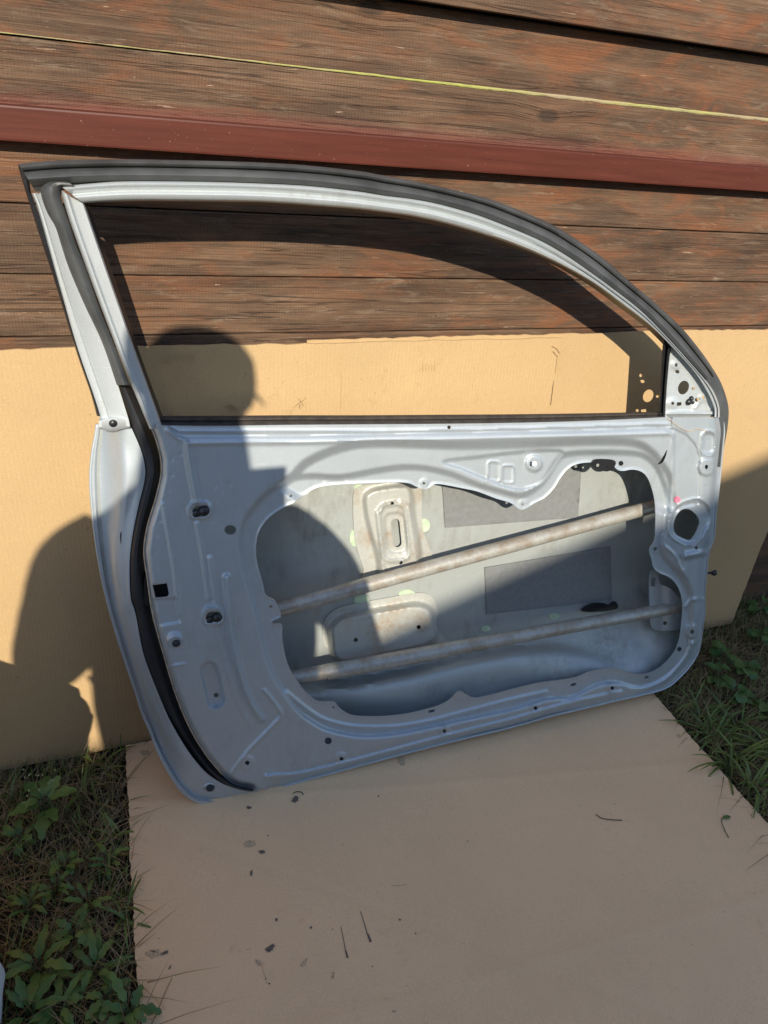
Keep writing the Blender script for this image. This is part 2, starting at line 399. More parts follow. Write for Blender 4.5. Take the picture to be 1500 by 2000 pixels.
# lime moss along one plank's top edge
def moss_strip():
    V, Fc = [], []
    n = 260
    for i in range(n+1):
        x = -2.2+6.4*i/n; a = rng.uniform(-.0005,.0005); b_ = rng.uniform(-.0009,.0009)-.0016*sstep((x+.2)/1.0)
        k_ = .30+.70*sstep((x+.1)/1.1)
        for y, z in ((YW+.004, 1.3640+.0008*k_+a), (YW-.0016, 1.3640+.0002*k_+a), (YW-.0024, 1.3640-.0018*k_+b_*k_), (YW-.001, 1.3640-.0036*k_+b_*k_)): V.append((x,y,z))
    for i in range(n):
        for k in range(3): Fc.append((i*4+k, i*4+k+1, (i+1)*4+k+1, (i+1)*4+k))
    o = mk('moss_strip', V, Fc, M['moss'], wall); o['label'] = 'lime green moss line on a plank edge'
moss_strip()
# ------------------------------------------------------------------ cardboard
def card_sheet(name, fn, us, vs, thick, m, label, group, jag=.0015):
    V, Fc = [], []
    for j, v in enumerate(vs):
        for i, u in enumerate(us):
            ju = rng.uniform(-jag, jag) if i in (0, len(us)-1) else 0; jv = rng.uniform(-jag, jag) if j in (0, len(vs)-1) else 0
            V.append(fn(u+ju, v+jv))
    n = len(us)
    for j in range(len(vs)-1):
        for i in range(n-1): Fc.append((j*n+i, j*n+i+1, (j+1)*n+i+1, (j+1)*n+i))
    o = mk(name, V, Fc, m); solid(o, thick, -1, True); tag(o, label, 'cardboard', group); return o
KC = .064/.928
def cwall(x, z, d=0.0):                                   # leaning cardboard surface
    wv = .0022*math.sin(x*5.1+z*2)+.0016*math.sin(x*11.3-z*6.1)+.0012*math.sin(z*13+x*3)
    return (x, 1.188+KC*z-d+wv, z)
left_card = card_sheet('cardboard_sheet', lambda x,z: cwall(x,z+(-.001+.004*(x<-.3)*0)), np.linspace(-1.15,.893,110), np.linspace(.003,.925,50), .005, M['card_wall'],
    'upright cardboard sheet leaning on the planks behind the latch edge of the car door', 'cardboard sheets leaning on the wall')
def rc(x, z):
    top = .928+.005*(x-.33)/1.2
    p = cwall(x, z*top/.93); return (p[0], p[1]+.0075, p[2])
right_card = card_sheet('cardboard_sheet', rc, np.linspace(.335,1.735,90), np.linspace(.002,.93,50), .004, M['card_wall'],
    'upright cardboard sheet behind the mirror corner of the car door, tucked behind the other sheet', 'cardboard sheets leaning on the wall')
def fl(x, y):
    z = .008+.0022*math.sin(x*4.3+y*2.1)+.0015*math.sin(y*7.7-x*3)
    for (nx, ny, c_, a_) in ((.18,.98,.985,.0016),(.97,-.24,.92,-.0016),(.05,1.0,.52,.0015),(.6,.8,.75,-.0012)):
        z += a_*math.exp(-((nx*x+ny*y-c_)/.010)**2)
    return (x+.0016*math.sin(11*y+2)+.0011*math.sin(33*y+x), y+.001*math.sin(9*x), z)
floor_card = card_sheet('cardboard_sheet', fl, np.linspace(-.077,1.274,200), np.linspace(-.35,1.18,230), .006, M['card_floor'],
    'flat stained cardboard sheet lying on the grass under the car door', None)
def on_floor(p, dz=.0012):
    p = np.atleast_2d(p); v = rays(p); out = []
    for vv in v:
        z = .008
        for _ in range(4):
            t = (z-H)/vv[2]; P = CAM+vv*t; z = fl(P[0], P[1])[2]+dz
        out.append(P)
    return np.array(out)
def on_card(p, d=.0012):
    v = rays(p); out = []
    for vv in v:
        y = 1.25
        for _ in range(6):
            P = CAM+vv*(y/vv[1]); y = cwall(P[0], P[2])[1]-d
        out.append(P)
    return np.array(out)
def blob(c, rx, ry, rot, name, m, parent, fn, n=18, rough=.35):
    a = np.linspace(0, 2*math.pi, n, endpoint=False)
    r = 1+rough*rng.uniform(-1,1,n)
    q = np.stack([rx*r*np.cos(a), ry*r*np.sin(a)], 1); cr, sr = math.cos(rot), math.sin(rot)
    q = np.stack([q[:,0]*cr-q[:,1]*sr, q[:,0]*sr+q[:,1]*cr], 1)+np.array(c)
    P = fn(np.vstack([q, [c]]))
    return mk(name, P, [(k,(k+1)%n,n) for k in range(n)], m, parent)
def stroke(pts, wpx, name, m, parent, fn):
    pts = crom(pts, 5); n = len(pts); wpx = np.interp(np.linspace(0,1,n), np.linspace(0,1,len(np.atleast_1d(wpx))), np.atleast_1d(wpx))
    T = np.gradient(pts, axis=0); T /= np.linalg.norm(T,axis=1)[:,None]+1e-9; N = np.stack([-T[:,1],T[:,0]],1)
    P = fn(np.vstack([pts-N*wpx[:,None]/2, pts+N*wpx[:,None]/2]))
    return mk(name, P, [(i,i+1,n+i+1,n+i) for i in range(n-1)], m, parent)
fm = lambda p: on_floor(p)
for (c, rx, ry, ro) in [((577,1561),7,5,-.6),((486,1577),5,3,.3),((511,1664),7,3,-.2),((491,1705),2,6,.1),((528,1852),10,6,-.5),
                        ((540,1796),2.5,3,0),((607,1811),2,3,.3),((526,1921),2.5,2,0),((519,1912),1.5,2,0),((781,1796),2,2,0),((739,1555),2,1.6,0),
                        ((322,1861),9,3,-.4),((300,1858),5,2,.2),((812,1823),1.6,1.6,0),((727,1888),1.5,1.4,0),((523,1632),1.6,1.6,0),((332,1889),5,1.5,-1.1)]:
    blob(c, rx, ry, ro, 'grease_spot', M['grease'], floor_card, fm)
for (c, rx, ry, ro) in [((488,1648),12,6,-.1),((594,1880),4,10,.5),((650,1905),3,8,.1),((785,1487),8,9,0),((283,1470),10,6,.1),((1325,1437),4,3,0),((770,1975),4,2.5,0),((300,1862),14,9,0),
                        ((505,1880),8,5,.4)]:
    blob(c, rx, ry, ro, 'dirt_spot', M['smudge'], floor_card, lambda p: on_floor(p, .0008))
stroke([(704,1780),(712,1805),(718,1826)], [1.5,1.7,2.5], 'grease_drip', M['grease'], floor_card, fm)
stroke([(718,1824),(721,1831),(724,1840)], [3,4.5,5], 'grease_drip', M['grease'], floor_card, fm)
stroke([(666,1810),(671,1835),(675,1858)], [1.2,1.3,2], 'grease_drip', M['grease'], floor_card, fm)
stroke([(675,1856),(677,1863),(679,1871)], [2.5,3.5,4], 'grease_drip', M['grease'], floor_card, fm)
stroke([(572,1550),(580,1546),(590,1548),(592,1553)], 2.0, 'grease_drip', M['grease'], floor_card, fm)
stroke([(765,1730),(780,1729),(795,1727)], 1.2, 'dirt_streak', M['smudge'], floor_card, fm)
stroke([(510,1880),(515,1900),(520,1915)], 1.0, 'dirt_streak', M['smudge'], floor_card, fm)
cm = lambda p: on_card(p, .0020)
for pts in ([(575,795),(583,788),(592,782),(598,776)],[(583,778),(588,786),(594,793)],[(584,796),(586,790),(585,800)],[(438,797),(448,792),(456,798),(450,804)],[(445,800),(455,794),(462,803)],
            [(1078,676),(1088,682),(1094,692)],[(1080,686),(1090,698)]):
    stroke(pts, 1.4, 'pencil_scribble', M['ink'], left_card if pts[0][0] < 1000 else right_card, cm)
stroke([(1088,700),(1085,740),(1079,790)], 1.4, 'crease_line', M['crease'], right_card, cm)
stroke([(668,690),(667,740),(666,800)], 1.3, 'crease_line', M['crease'], left_card, cm)
for k in range(8): stroke([(315+9*k,692),(316+9*k,700+rng.uniform(0,12))], 1.5, 'print_mark', M['crease'], left_card, cm)
for k in range(5): stroke([(826+6*k,712),(826+6*k,726)], 1.2, 'print_mark', M['crease'], left_card, cm)

# ------------------------------------------------------------------ the car door
DOOR = np.array([.65, .99, .0])
door = tag(empty('car_door', tuple(DOOR)), 'stripped silver car door with empty window frame leaning against the plank wall', 'car door')
DZ = .010                                                # stands on the floor cardboard
def Y0(z):
    a = .9695+.177*(z-DZ); b = 1.136-.04*(z-.846); k = 90.
    return -np.log(np.exp(-a*k)+np.exp(-b*k))/k
def unp(p, w):
    v = rays(p); w = np.broadcast_to(np.asarray(w,float), (len(v),)); t = np.full(len(v), 1.3)
    for _ in range(25):
        z = H+v[:,2]*t; t = (Y0(z)-w)/v[:,1]
    return CAM+v*t[:,None]
def loft(name, A, B, prof, m, parent, thick=.0015, n=None, smooth_n=5, wA=None, wB=None, off=-1):
    """strip between two traced edges; prof = [(t, w)], w towards the viewer"""
    A = crom(A, smooth_n); B = crom(B, smooth_n)
    n = n or int(max(plen(A), plen(B))/5)+2
    A = resample(A, n); B = resample(B, n); V = []
    s = np.linspace(0,1,n)
    for (t, w) in prof:
        q = A*(1-t)+B*t
        ww = np.full(n, float(w)) if np.isscalar(w) else w(s)
        V.append(unp(q, ww))
    V = np.vstack(V); k = len(prof); Fc = []
    for j in range(k-1):
        for i in range(n-1): Fc.append((j*n+i, (j+1)*n+i, (j+1)*n+i+1, j*n+i+1))
    o = mk(name, V, Fc, m, parent)
    # make normals face the viewer
    nrm = np.array([p.normal for p in o.data.polygons][::7]); 
    if (nrm @ np.array([0,-1,0.3])).mean() < 0: o.data.flip_normals()
    if thick: solid(o, thick, off)
    return o
def sheet(name, outer, holes, wfun, m, parent, step=5.0, thick=.0014, extra=None):
    conts = [np.asarray(outer)]+[np.asarray(h) for h in holes]
    pts, edges = [], []
    for c in conts:
        s = len(pts); pts += [tuple(q) for q in c]; edges += [(s+i, s+(i+1)%len(c)) for i in range(len(c))]
    lo = conts[0].min(0); hi = conts[0].max(0)
    g = []
    yy = lo[1]; r = 0
    while yy < hi[1]:
        xx = lo[0]+(step/2 if r%2 else 0)
        while xx < hi[0]: g.append((xx,yy)); xx += step
        yy += step*.866; r += 1
    g = np.array(g); 
    if len(g):
        keep = inside(g, conts[0])
        g = g[keep]
        for h in conts[1:]:
            near = ((g >= h.min(0)-6) & (g <= h.max(0)+6)).all(1)
            k2 = np.ones(len(g), bool); idx = np.where(near)[0]
            if len(idx): k2[idx] = ~inside(g[idx], h) & (pdist(g[idx], h, True) > step*.45)
            g = g[k2]
        g = g[pdist(g, conts[0], True) > step*.45]
        pts += [tuple(q) for q in g]
    res = delaunay_2d_cdt([Vector(p) for p in pts], edges, [], 0, 1e-4)
    vv = np.array([tuple(v) for v in res[0]]); tri = np.array([list(f) for f in res[2] if len(f) == 3])
    cen = vv[tri].mean(1); ok = inside(cen, conts[0])
    for h in conts[1:]:
        near = ((cen >= h.min(0)) & (cen <= h.max(0))).all(1); idx = np.where(near & ok)[0]
        if len(idx): ok[idx] &= ~inside(cen[idx], h)
    tri = tri[ok]
    used = np.unique(tri); mp = -np.ones(len(vv), int); mp[used] = np.arange(len(used))
    vv = vv[used]; tri = mp[tri]
    P = unp(vv, wfun(vv))
    o = mk(name, P, tri, m, parent)
    nrm = np.array([p.normal for p in o.data.polygons][::11])
    if (nrm @ np.array([0,-1,0.3])).mean() < 0: o.data.flip_normals()
    if thick: solid(o, thick, -1)
    return o
def circ(c, r, n=16, ry=None, rot=0.0):
    a = np.linspace(0, 2*math.pi, n, endpoint=False); ry = ry or r
    x, y = r*np.cos(a), ry*np.sin(a); cr, sr = math.cos(rot), math.sin(rot)
    return np.stack([c[0]+x*cr-y*sr, c[1]+x*sr+y*cr], 1)
def rrect(cx, cy, w, h, rot=0.0, r=.35, n=4):
    rr = min(w,h)*r; out = []
    for (sx,sy,a0) in ((1,1,0),(-1,1,90),(-1,-1,180),(1,-1,270)):
        for k in range(n+1):
            a = math.radians(a0+90*k/n); out.append((sx*(w/2-rr)+rr*math.cos(a), sy*(h/2-rr)+rr*math.sin(a)))
    out = np.array(out); cr, sr = math.cos(rot), math.sin(rot)
    return np.stack([cx+out[:,0]*cr-out[:,1]*sr, cy+out[:,0]*sr+out[:,1]*cr], 1)

# --- traced edges (photo pixels)
SEAL_L = [(227,750),(250,817),(273,873),(283,910),(282,940),(270,990),(258,1050),(253,1103),(255,1167),(265,1200),(280,1277),(307,1350),(333,1410),(367,1467),(400,1507),(433,1530),(467,1542),(493,1546)]
SEAL_R = [(253,750),(283,810),(303,857),(313,897),(313,930),(302,977),(287,1027),(280,1077),(287,1133),(297,1200),(317,1273),(340,1350),(367,1417),(400,1473),(433,1513),(460,1533),(495,1541)]
OUT_L = [(190,828),(187,850),(180,890),(177,940),(182,1010),(193,1093),(208,1165),(230,1245),(247,1297),(267,1357),(277,1390),(293,1427),(310,1470),(333,1513),(353,1543),(377,1562),(400,1568),(433,1567),(483,1555),(527,1544)]
OUT_B = [(527,1544),(600,1523),(700,1496),(800,1469),(900,1444),(1000,1420),(1067,1401),(1133,1385),(1200,1369),(1250,1358),(1300,1344),(1330,1320),(1353,1293),(1366,1265),(1373,1217),(1377,1190),(1376,1160),(1380,1115),(1384,1078),(1394,1050),(1398,1000),(1404,950),(1408,910),(1412,868),(1414,840),(1410,812)]
OPEN = [(573,982),(550,993),(523,1013),(505,1040),(500,1073),(503,1103),(513,1137),(519,1163),(536,1172),(543,1186),(549,1205),(533,1212),(533,1219),(550,1219),(551,1243),(554,1267),(563,1300),(580,1330),(603,1357),(623,1370),(652,1370),(662,1382),(682,1395),(707,1399),(750,1399),(800,1393),(850,1380),(876,1368),(890,1353),(899,1349),(911,1357),(930,1363),(967,1355),(1000,1346),(1050,1334),(1100,1327),(1127,1322),(1150,1312),(1187,1305),(1207,1306),(1227,1313),(1247,1317),(1273,1312),(1297,1297),(1317,1273),(1327,1247),(1331,1217),(1333,1187),(1330,1160),(1320,1140),(1307,1127),(1290,1120),(1277,1110),(1272,1090),(1268,1073),(1278,1057),(1280,1033),(1280,987),(1273,953),(1263,930),(1250,920),(1233,917),(1217,920),(1205,917),(1196,907),(1183,903),(1157,903),(1133,905),(1113,913),(1097,930),(1083,953),(1063,973),(1043,983),(1030,992),(1020,996),(1010,992),(997,982),(967,973),(933,960),(900,953),(863,946),(847,946),(834,955),(818,953),(800,944),(777,942),(733,943),(683,945),(643,948),(617,953),(593,967)]
BELT_LO = [(318,831),(420,832),(560,830),(700,829),(850,828),(1000,826),(1150,822),(1298,815)]
BELT_HI = [(313,812),(420,812),(560,811),(700,811),(850,810),(1000,809),(1150,807),(1292,804)]

# --- inner panel: depth features
def step_in(Q, poly, d, wd):
    wd = wd*.62; d = d*1.15
    return d*sstep(sdist(Q, poly)/wd+.5)
def ridge(Q, line, h, hw): 
    h = h*1.6; hw = hw*.98
    q = np.clip(pdist(Q, line)/hw, 0, 1); return h*(.5+.5*np.cos(math.pi*q))
opn = crom(OPEN, 3, True)
FLANGE = [(563,937),(520,965),(488,1000),(472,1030),(468,1070),(474,1110),(485,1150),(500,1200),(510,1240),(522,1290),(535,1322),(553,1352),(583,1391),(608,1410),(640,1427),(700,1439),(750,1438),(800,1431),(900,1409),(1000,1388),(1067,1368),(1117,1364),(1150,1348),(1173,1338),(1200,1335),(1233,1342),(1262,1343),(1300,1325),(1330,1295),(1348,1260),(1352,1200),(1350,1160),(1338,1130),(1318,1108),(1300,1085),(1295,1060),(1303,1030),(1305,985),(1298,950),(1283,915),(1262,893),(1230,885),(1150,884),(1105,888),(1088,900),(1072,926),(1052,950),(1020,968),(985,962),(933,947),(883,927),(833,915),(783,913),(733,920),(667,932),(610,930)]
WAVE = [(555,955),(575,928),(600,903),(650,880),(700,868),(760,866),(820,868),(900,870),(1033,867),(1133,863),(1217,863),(1253,870),(1277,887),(1293,907),(1307,930),(1313,960),(1306,1000),(1200,960),(1100,990),(1000,1010),(850,1000),(640,990)]
PADREC = [(867,902),(933,893),(1000,885),(1067,880),(1100,883),(1090,897),(1072,925),(1052,945),(1020,955),(985,950),(940,932),(900,915)]
outl = crom(OUT_L, 4); outb = crom(OUT_B, 4)
def hem_w(Q):
    """depth of the folded outer edge, deeper towards the latch side"""
    x, y = Q[:,0], Q[:,1]
    left = sstep((560-x)/160)*sstep((1585-y)/190)
    right = sstep((x-1230)/120)*sstep((1420-y)/180)
    return -.012-.070*left-.022*right
def w_panel(Q):
    w = np.zeros(len(Q))
    db = pdist(Q, outb)
    w += -.012*(1-sstep(db/16))                        # hem along the bottom and hinge side
    w += -.004*(1-sstep((db-16)/14))
    right = sstep((Q[:,0]-1250)/80)*sstep((1380-Q[:,1])/80)
    w += -.018*(1-sstep(db/20))*right
    dl = pdist(Q, SEAL_R); w += -.016*(1-sstep(dl/13))    # rolled edge at the seal
    # belt ledge
    led = [(326,825),(332,842),(346,852),(366,857),(600,855),(900,849),(1150,844),(1310,838),(1330,800)]
    below = np.interp(Q[:,0], [p[0] for p in led[:-1]], [p[1] for p in led[:-1]])
    m = (Q[:,0] > 322) & (Q[:,0] < 1312)
    w += np.where(m, -.006*(1-sstep((Q[:,1]-below+6)/8)) , 0)
    below2 = np.interp(Q[:,0], [322,350,372,600,900,1310],[838,858,866,863,857,846])
    w += np.where(m, .0035*np.exp(-((Q[:,1]-below2)/4.0)**2), 0)
    below3 = np.interp(Q[:,0], [322,350,600,900,1310],[828,842,843,840,828])
    w += np.where(m, .003*np.exp(-((Q[:,1]-below3)/3.0)**2), 0)
    wv = crom(WAVE, 3, True)
    w += step_in(Q, wv, -.014, 32)
    w += step_in(Q, crom(PADREC, 4, True), -.006, 10)
    flg = crom(FLANGE, 3, True)
    w += step_in(Q, flg, -.011, 21)
    w += ridge(Q, flg, .0016, 7)*sstep((Q[:,1]-960)/80)
    dopen = pdist(Q, opn, True)
    w += .002*np.exp(-(dopen/3.0)**2)                  # turned lip
    # second moulding between flange and lip along the lower left
    inn = [(560,1352),(577,1367),(617,1397),(650,1411),(700,1420),(767,1420),(833,1410),(900,1393),(1000,1367),(1067,1352)]
    w += ridge(Q, crom(inn,4), .003, 7)
    # bottom rib
    rib = [(522,1517),(583,1512),(653,1497),(687,1488),(767,1467),(867,1440),(1000,1406),(1100,1377),(1150,1365),(1213,1352)]
    w += ridge(Q, crom(rib,4), .0045, 8)
    # latch side pressings
    w += ridge(Q, [(365,868),(372,920),(383,978)], .006, 9)
    w += ridge(Q, [(385,1022),(397,1095),(407,1170)], .0035, 6)
    w += ridge(Q, [(408,1225),(412,1270)], .002, 5)
    w += ridge(Q, crom([(318,985),(328,1040),(340,1110),(350,1200)],4), .0025, 6)
    sr = crom([(443,1128),(447,1180),(455,1250),(472,1325),(490,1370),(511,1405)],5)
    w += ridge(Q, sr, .0075, 10)
    w += ridge(Q, crom([(410,1090),(425,1200),(440,1290),(465,1370),(490,1420)],4), .0022, 8)
    # shelf on the latch side (slightly raised band)
    w += ridge(Q, crom([(516,1348),(535,1372),(550,1396),(536,1414),(515,1436),(482,1470),(452,1510)],4), .003, 6)
    # slot emboss
    ov = rrect(415,1338,34,92,-.22,.5)
    w += step_in(Q, ov, -.009, 12)
    w += ridge(Q, np.vstack([ov,ov[:1]]), .0016, 5)
    # latch recess below the square hole
    w += step_in(Q, np.array([(292,1170),(345,1168),(352,1215),(305,1222)]), -.004, 10)
    w += ridge(Q, [(328,1302),(345,1300),(362,1296)], .0016, 4)
    # bosses round screw holes
    for (cx,cy,r,d) in [(483,1490,14,.003),(667,1482,12,.003),(868,1428,11,.0025),(1046,1383,11,.0025),(1196,1344,11,.003),(897,1358,11,.003),(1134,1325,8,.002),(1380,912,17,.005),(1352,1233,14,.006),(1043,905,16,.005),(1022,985,10,.0015),(828,944,9,.0015),(568,968,9,.0012),(528,1184,9,.0012),(342,1250,15,.004),(384,992,15,.004),(409,1199,15,.004),(1280,1072,9,.001)]:
        w += d*sstep((r-np.hypot(Q[:,0]-cx,Q[:,1]-cy))/5+.5)
    for rc_ in (rrect(390,997,40,29,-.1,.4), rrect(416,1204,40,30,-.1,.4)):
        w += ridge(Q, np.vstack([rc_,rc_[:1]]), .0030, 6)
    # stamped plate marks
    for rc_ in (rrect(965,921,24,38,.05,.2), rrect(992,926,22,34,.05,.2)):
        w += ridge(Q, np.vstack([rc_,rc_[:1]]), .0016, 3.5)
    # dimples
    for (cx,cy) in [(352,887),(420,951),(450,946),(415,1020),(360,1104),(414,1172),(370,1201),(632,937),(675,934),(1200,906),(1365,905),(1315,1195)]:
        w += -.0014*np.exp(-(((Q[:,0]-cx)**2+(Q[:,1]-cy)**2)/14))
    wl = np.vstack([resample(crom(SEAL_R[3:15],4), 22)+np.array([22,0]), resample(crom([(560,1520),(800,1455),(1000,1404),(1240,1347)],4), 16)+np.array([0,6]), resample(crom([(1392,860),(1388,960),(1384,1040)],3), 7)-np.array([8,0])])
    for (cx,cy) in wl: w += -.0012*np.exp(-(((Q[:,0]-cx)**2+(Q[:,1]-cy)**2)/11))
    # hinge side: overlapped reinforcement plate, slot, corner hole
    hp = np.array([(1300,838),(1318,838),(1340,848),(1358,868),(1367,895),(1366,985),(1330,990),(1312,1010),(1310,900),(1315,850)])
    w += step_in(Q, hp, -.003, 5)
    w += ridge(Q, [(1315,845),(1314,900),(1312,965),(1310,1000)], .0025, 5)
    sl_ = rrect(1384,866,24,44,.06,.4)
    w += step_in(Q, sl_, -.006, 8); w += ridge(Q, np.vstack([sl_,sl_[:1]]), .003, 6)
    tri = crom([(1308,1018),(1325,988),(1362,976),(1384,990),(1386,1020),(1362,1058),(1340,1062),(1312,1045)],4,True)
    w += step_in(Q, tri, -.008, 11); w += ridge(Q, np.vstack([tri,tri[:1]]), .0025, 6)
    w += ridge(Q, crom([(1300,1068),(1318,1085),(1333,1115),(1336,1122)],4), .0025, 5)
    w += ridge(Q, [(1337,1065),(1337,1115)], .002, 4)
    w += ridge(Q, [(1340,1086),(1358,1082),(1374,1080)], .006, 10)
    w += ridge(Q, crom([(1375,1170),(1350,1172),(1340,1185)],4), .003, 6)
    w += ridge(Q, [(1353,1258),(1362,1250)], .004, 8)
    # general unevenness of pressed sheet
    w += .0008*np.sin(Q[:,0]/37.)*np.sin(Q[:,1]/53.+1)
    return w
belt = crom(BELT_LO, 4)
PANEL = np.vstack([resample(crom(SEAL_R[1:],4), 130), resample(outb, 230)[1:], resample(crom([(1404,815),(1350,815),(1298,815)],2),14), resample(belt[::-1], 120)[1:], [(305,828),(296,825)]])
tri_hole = crom([(1317,1017),(1330,997),(1347,995),(1363,1010),(1365,1027),(1350,1053),(1337,1052),(1318,1040)],3,True)
HOLES = [resample(opn, 420, True), tri_hole, circ((450,1035),11.5,20,9.5), np.array([(297,1143),(326,1139),(330,1161),(326,1166),(303,1168)]),
         rrect(843,1389,12,5,-.2), rrect(1120,1337,11,4.5,-.25), rrect(1263,1323,9,4,-.3), circ((641,1447),7), circ((483,1490),4.5,12), circ((667,1482),3.8,12), circ((868,1428),3.6,12),
         circ((1046,1383),3.6,12), circ((1196,1344),3.6,12), circ((422,1358),4.6,12), circ((1280,1072),4,12), circ((1327,1268),4.6,12), circ((1352,1234),4.6,12), circ((1380,912),3.4,12,4.6),
         circ((1213,905),5,12), circ((1360,1070),3.4,12), circ((568,968),2.8,10), circ((828,944),2.6,10), circ((1021,985),2.6,10), circ((529,1185),3.6,12), circ((651,1381),2.4,10),
         crom([(1283,908),(1290,900),(1297,888),(1303,878),(1301,890),(1294,904)],2,True), circ((877,828.5+6),3.5,10), rrect(391,998,30,19,-.1,.45), rrect(417,1205,30,20,-.1,.45)]
panel = sheet('inner_panel', PANEL, HOLES, w_panel, M['silver'], door, step=3.1, thick=.0013)
panel['label'] = 'pressed silver inner panel with a large access opening'

# --- outer skin seen through the opening
SKIN = np.vstack([resample(outl, 110), resample(outb, 200)[1:], [(1340,826),(1200,832),(1000,838),(700,842),(400,842),(260,838)]])
CREASE = [(480,1345),(570,1332),(650,1326),(700,1320),(800,1301),(900,1276),(1000,1258),(1080,1254),(1140,1264),(1185,1280),(1240,1300)]
def w_skin(Q):
    db = pdist(Q, outb[:int(len(outb)*.45)]); dr = pdist(Q, outb[int(len(outb)*.4):]); dl = pdist(Q, outl)
    f = sstep(db/215)**.9*sstep(dr/34)*sstep(dl/150)
    h = hem_w(Q)
    w = h+(-.132-.012*sstep((Q[:,0]-1100)/150)-h)*np.clip(f,0,1)
    cy = np.interp(Q[:,0], [p[0] for p in CREASE], [p[1] for p in CREASE])
    amp = np.interp(Q[:,0], [450,560,1000,1180,1240],[.0,.022,.020,.005,0])
    w += 1.5*amp*sstep((Q[:,1]-cy)/22)*sstep((1450-Q[:,1])/90)
    w -= 1.3*amp*sstep((Q[:,1]-cy-34)/60)*sstep((1450-Q[:,1])/60)
    return w
skin = sheet('outer_skin', SKIN, [], w_skin, M['silver_in'], door, step=11, thick=.0012)
skin['label'] = 'bare inside of the outer door skin'
def on_skin(q, d): return w_skin(np.atleast_2d(q))+d
def skin_patch(name, poly, d, m, th=.003, step=9, fn=None):
    return sheet(name, poly, [], (lambda Q: w_skin(Q)+d) if fn is None else fn, m, skin, step=step, thick=th)
def qpoly(pts, n=10): 
    out = []
    for a, b in zip(pts, pts[1:]+pts[:1]):
        for k in range(n): out.append(np.array(a)*(1-k/n)+np.array(b)*k/n)
    return np.array(out)
skin_patch('damping_pad', qpoly([(862,915),(870,1031),(1129,1011),(1137,900)]), .004, M['pad'])
skin_patch('damping_pad', qpoly([(947,1109),(951,1200),(1195,1172),(1193,1068)]), .004, M['pad'])
for (c, r, ry) in [((692,1051),9,16),((829,1026),11,13),((702,956),10,10),((795,1160),16,8),((706,1172),15,10),((950,1228),9,6),((1082,1204),10,6)]:
    skin_patch('adhesive_dab', circ(c, r, 14, ry), .003, M['glue'], step=8)
skin_patch('black_mastic', crom([(1137,1194),(1142,1186),(1160,1178),(1180,1178),(1190,1182),(1200,1174),(1207,1182),(1203,1190),(1170,1195)],3,True), .014, M['black'], step=8)

# --- side impact beams
def beam(a, b, wa, wb, r, name):
    n = 26; q = np.stack([np.linspace(a[0],b[0],n), np.linspace(a[1],b[1],n)],1)
    P = unp(q, np.linspace(wa,wb,n)); P = P[0]+(P[-1]-P[0])*np.linspace(0,1,n)[:,None]
    V, Fc = tubepts(P, r, 18); return mk(name, V, Fc, M['tube'], door, angle=50)
beam((520,1196),(1300,983),-.052,-.085,.0165,'impact_beam')
beam((552,1328),(1345,1181),-.050,-.055,.0166,'impact_beam')
# sleeves where the beams are welded
def sleeve(a, b, w, r): 
    n=6; q = np.stack([np.linspace(a[0],b[0],n), np.linspace(a[1],b[1],n)],1); P = unp(q, np.full(n,w)); P = P[0]+(P[-1]-P[0])*np.linspace(0,1,n)[:,None]
    V, Fc = tubepts(P, r, 18); mk('beam_sleeve', V, Fc, M['tube'], door, angle=50)
sleeve((637,1313),(870,1270),-.0505,.0180)

# --- handle reinforcement bracket and lower box bracket
BR1 = crom([(690,965),(697,953),(712,948),(745,944),(780,941),(812,945),(823,955),(824,1000),(826,1034),(835,1060),(843,1083),(847,1096),(800,1112),(714,1131),(710,1110),(702,1088),(693,1053),(690,1010)],4,True)
def w_br1(Q):
    w = w_skin(Q)+.006
    core = crom([(712,975),(722,960),(745,953),(790,949),(803,962),(808,1010),(818,1100),(748,1122),(735,1080),(718,1020)],4,True)
    w += step_in(Q, core, .018, 20)
    r1 = rrect(770,1040,52,110,-.10,.3); w += ridge(Q, np.vstack([r1,r1[:1]]), .004, 7)
    r2 = rrect(773,1041,38,78,-.10,.35); w += step_in(Q, r2, -.006, 9)
    w += ridge(Q, [(743,1000),(752,985),(770,980)], .003, 5)+ridge(Q, [(782,978),(797,985),(806,1050),(812,1100)], .003, 5)
    w += ridge(Q, [(735,1000),(742,1060),(750,1118)], .003, 5)
    return w
sheet('handle_bracket', BR1, [circ((766,983),4,12), rrect(774,1041,17,56,-.10,.5), circ((783,1099),3.8,12)], w_br1, M['bracket'], door, step=3.0, thick=.0014)
BR2 = crom([(630,1240),(632,1218),(645,1198),(672,1184),(740,1171),(815,1158),(843,1166),(855,1192),(853,1222),(868,1246),(868,1256),(760,1276),(661,1291),(640,1268),(632,1256)],4,True)
def w_br2(Q):
    w = w_skin(Q)+.004
    core = crom([(646,1240),(650,1222),(664,1208),(690,1200),(760,1188),(810,1180),(838,1188),(846,1210),(846,1255),(760,1278),(662,1294)],4,True)
    w += step_in(Q, core, .032, 24)
    return w
sheet('box_bracket', BR2, [circ((695,1250),4.2,12), circ((818,1225),4.2,12)], w_br2, M['bracket'], door, step=3.0, thick=.0014)
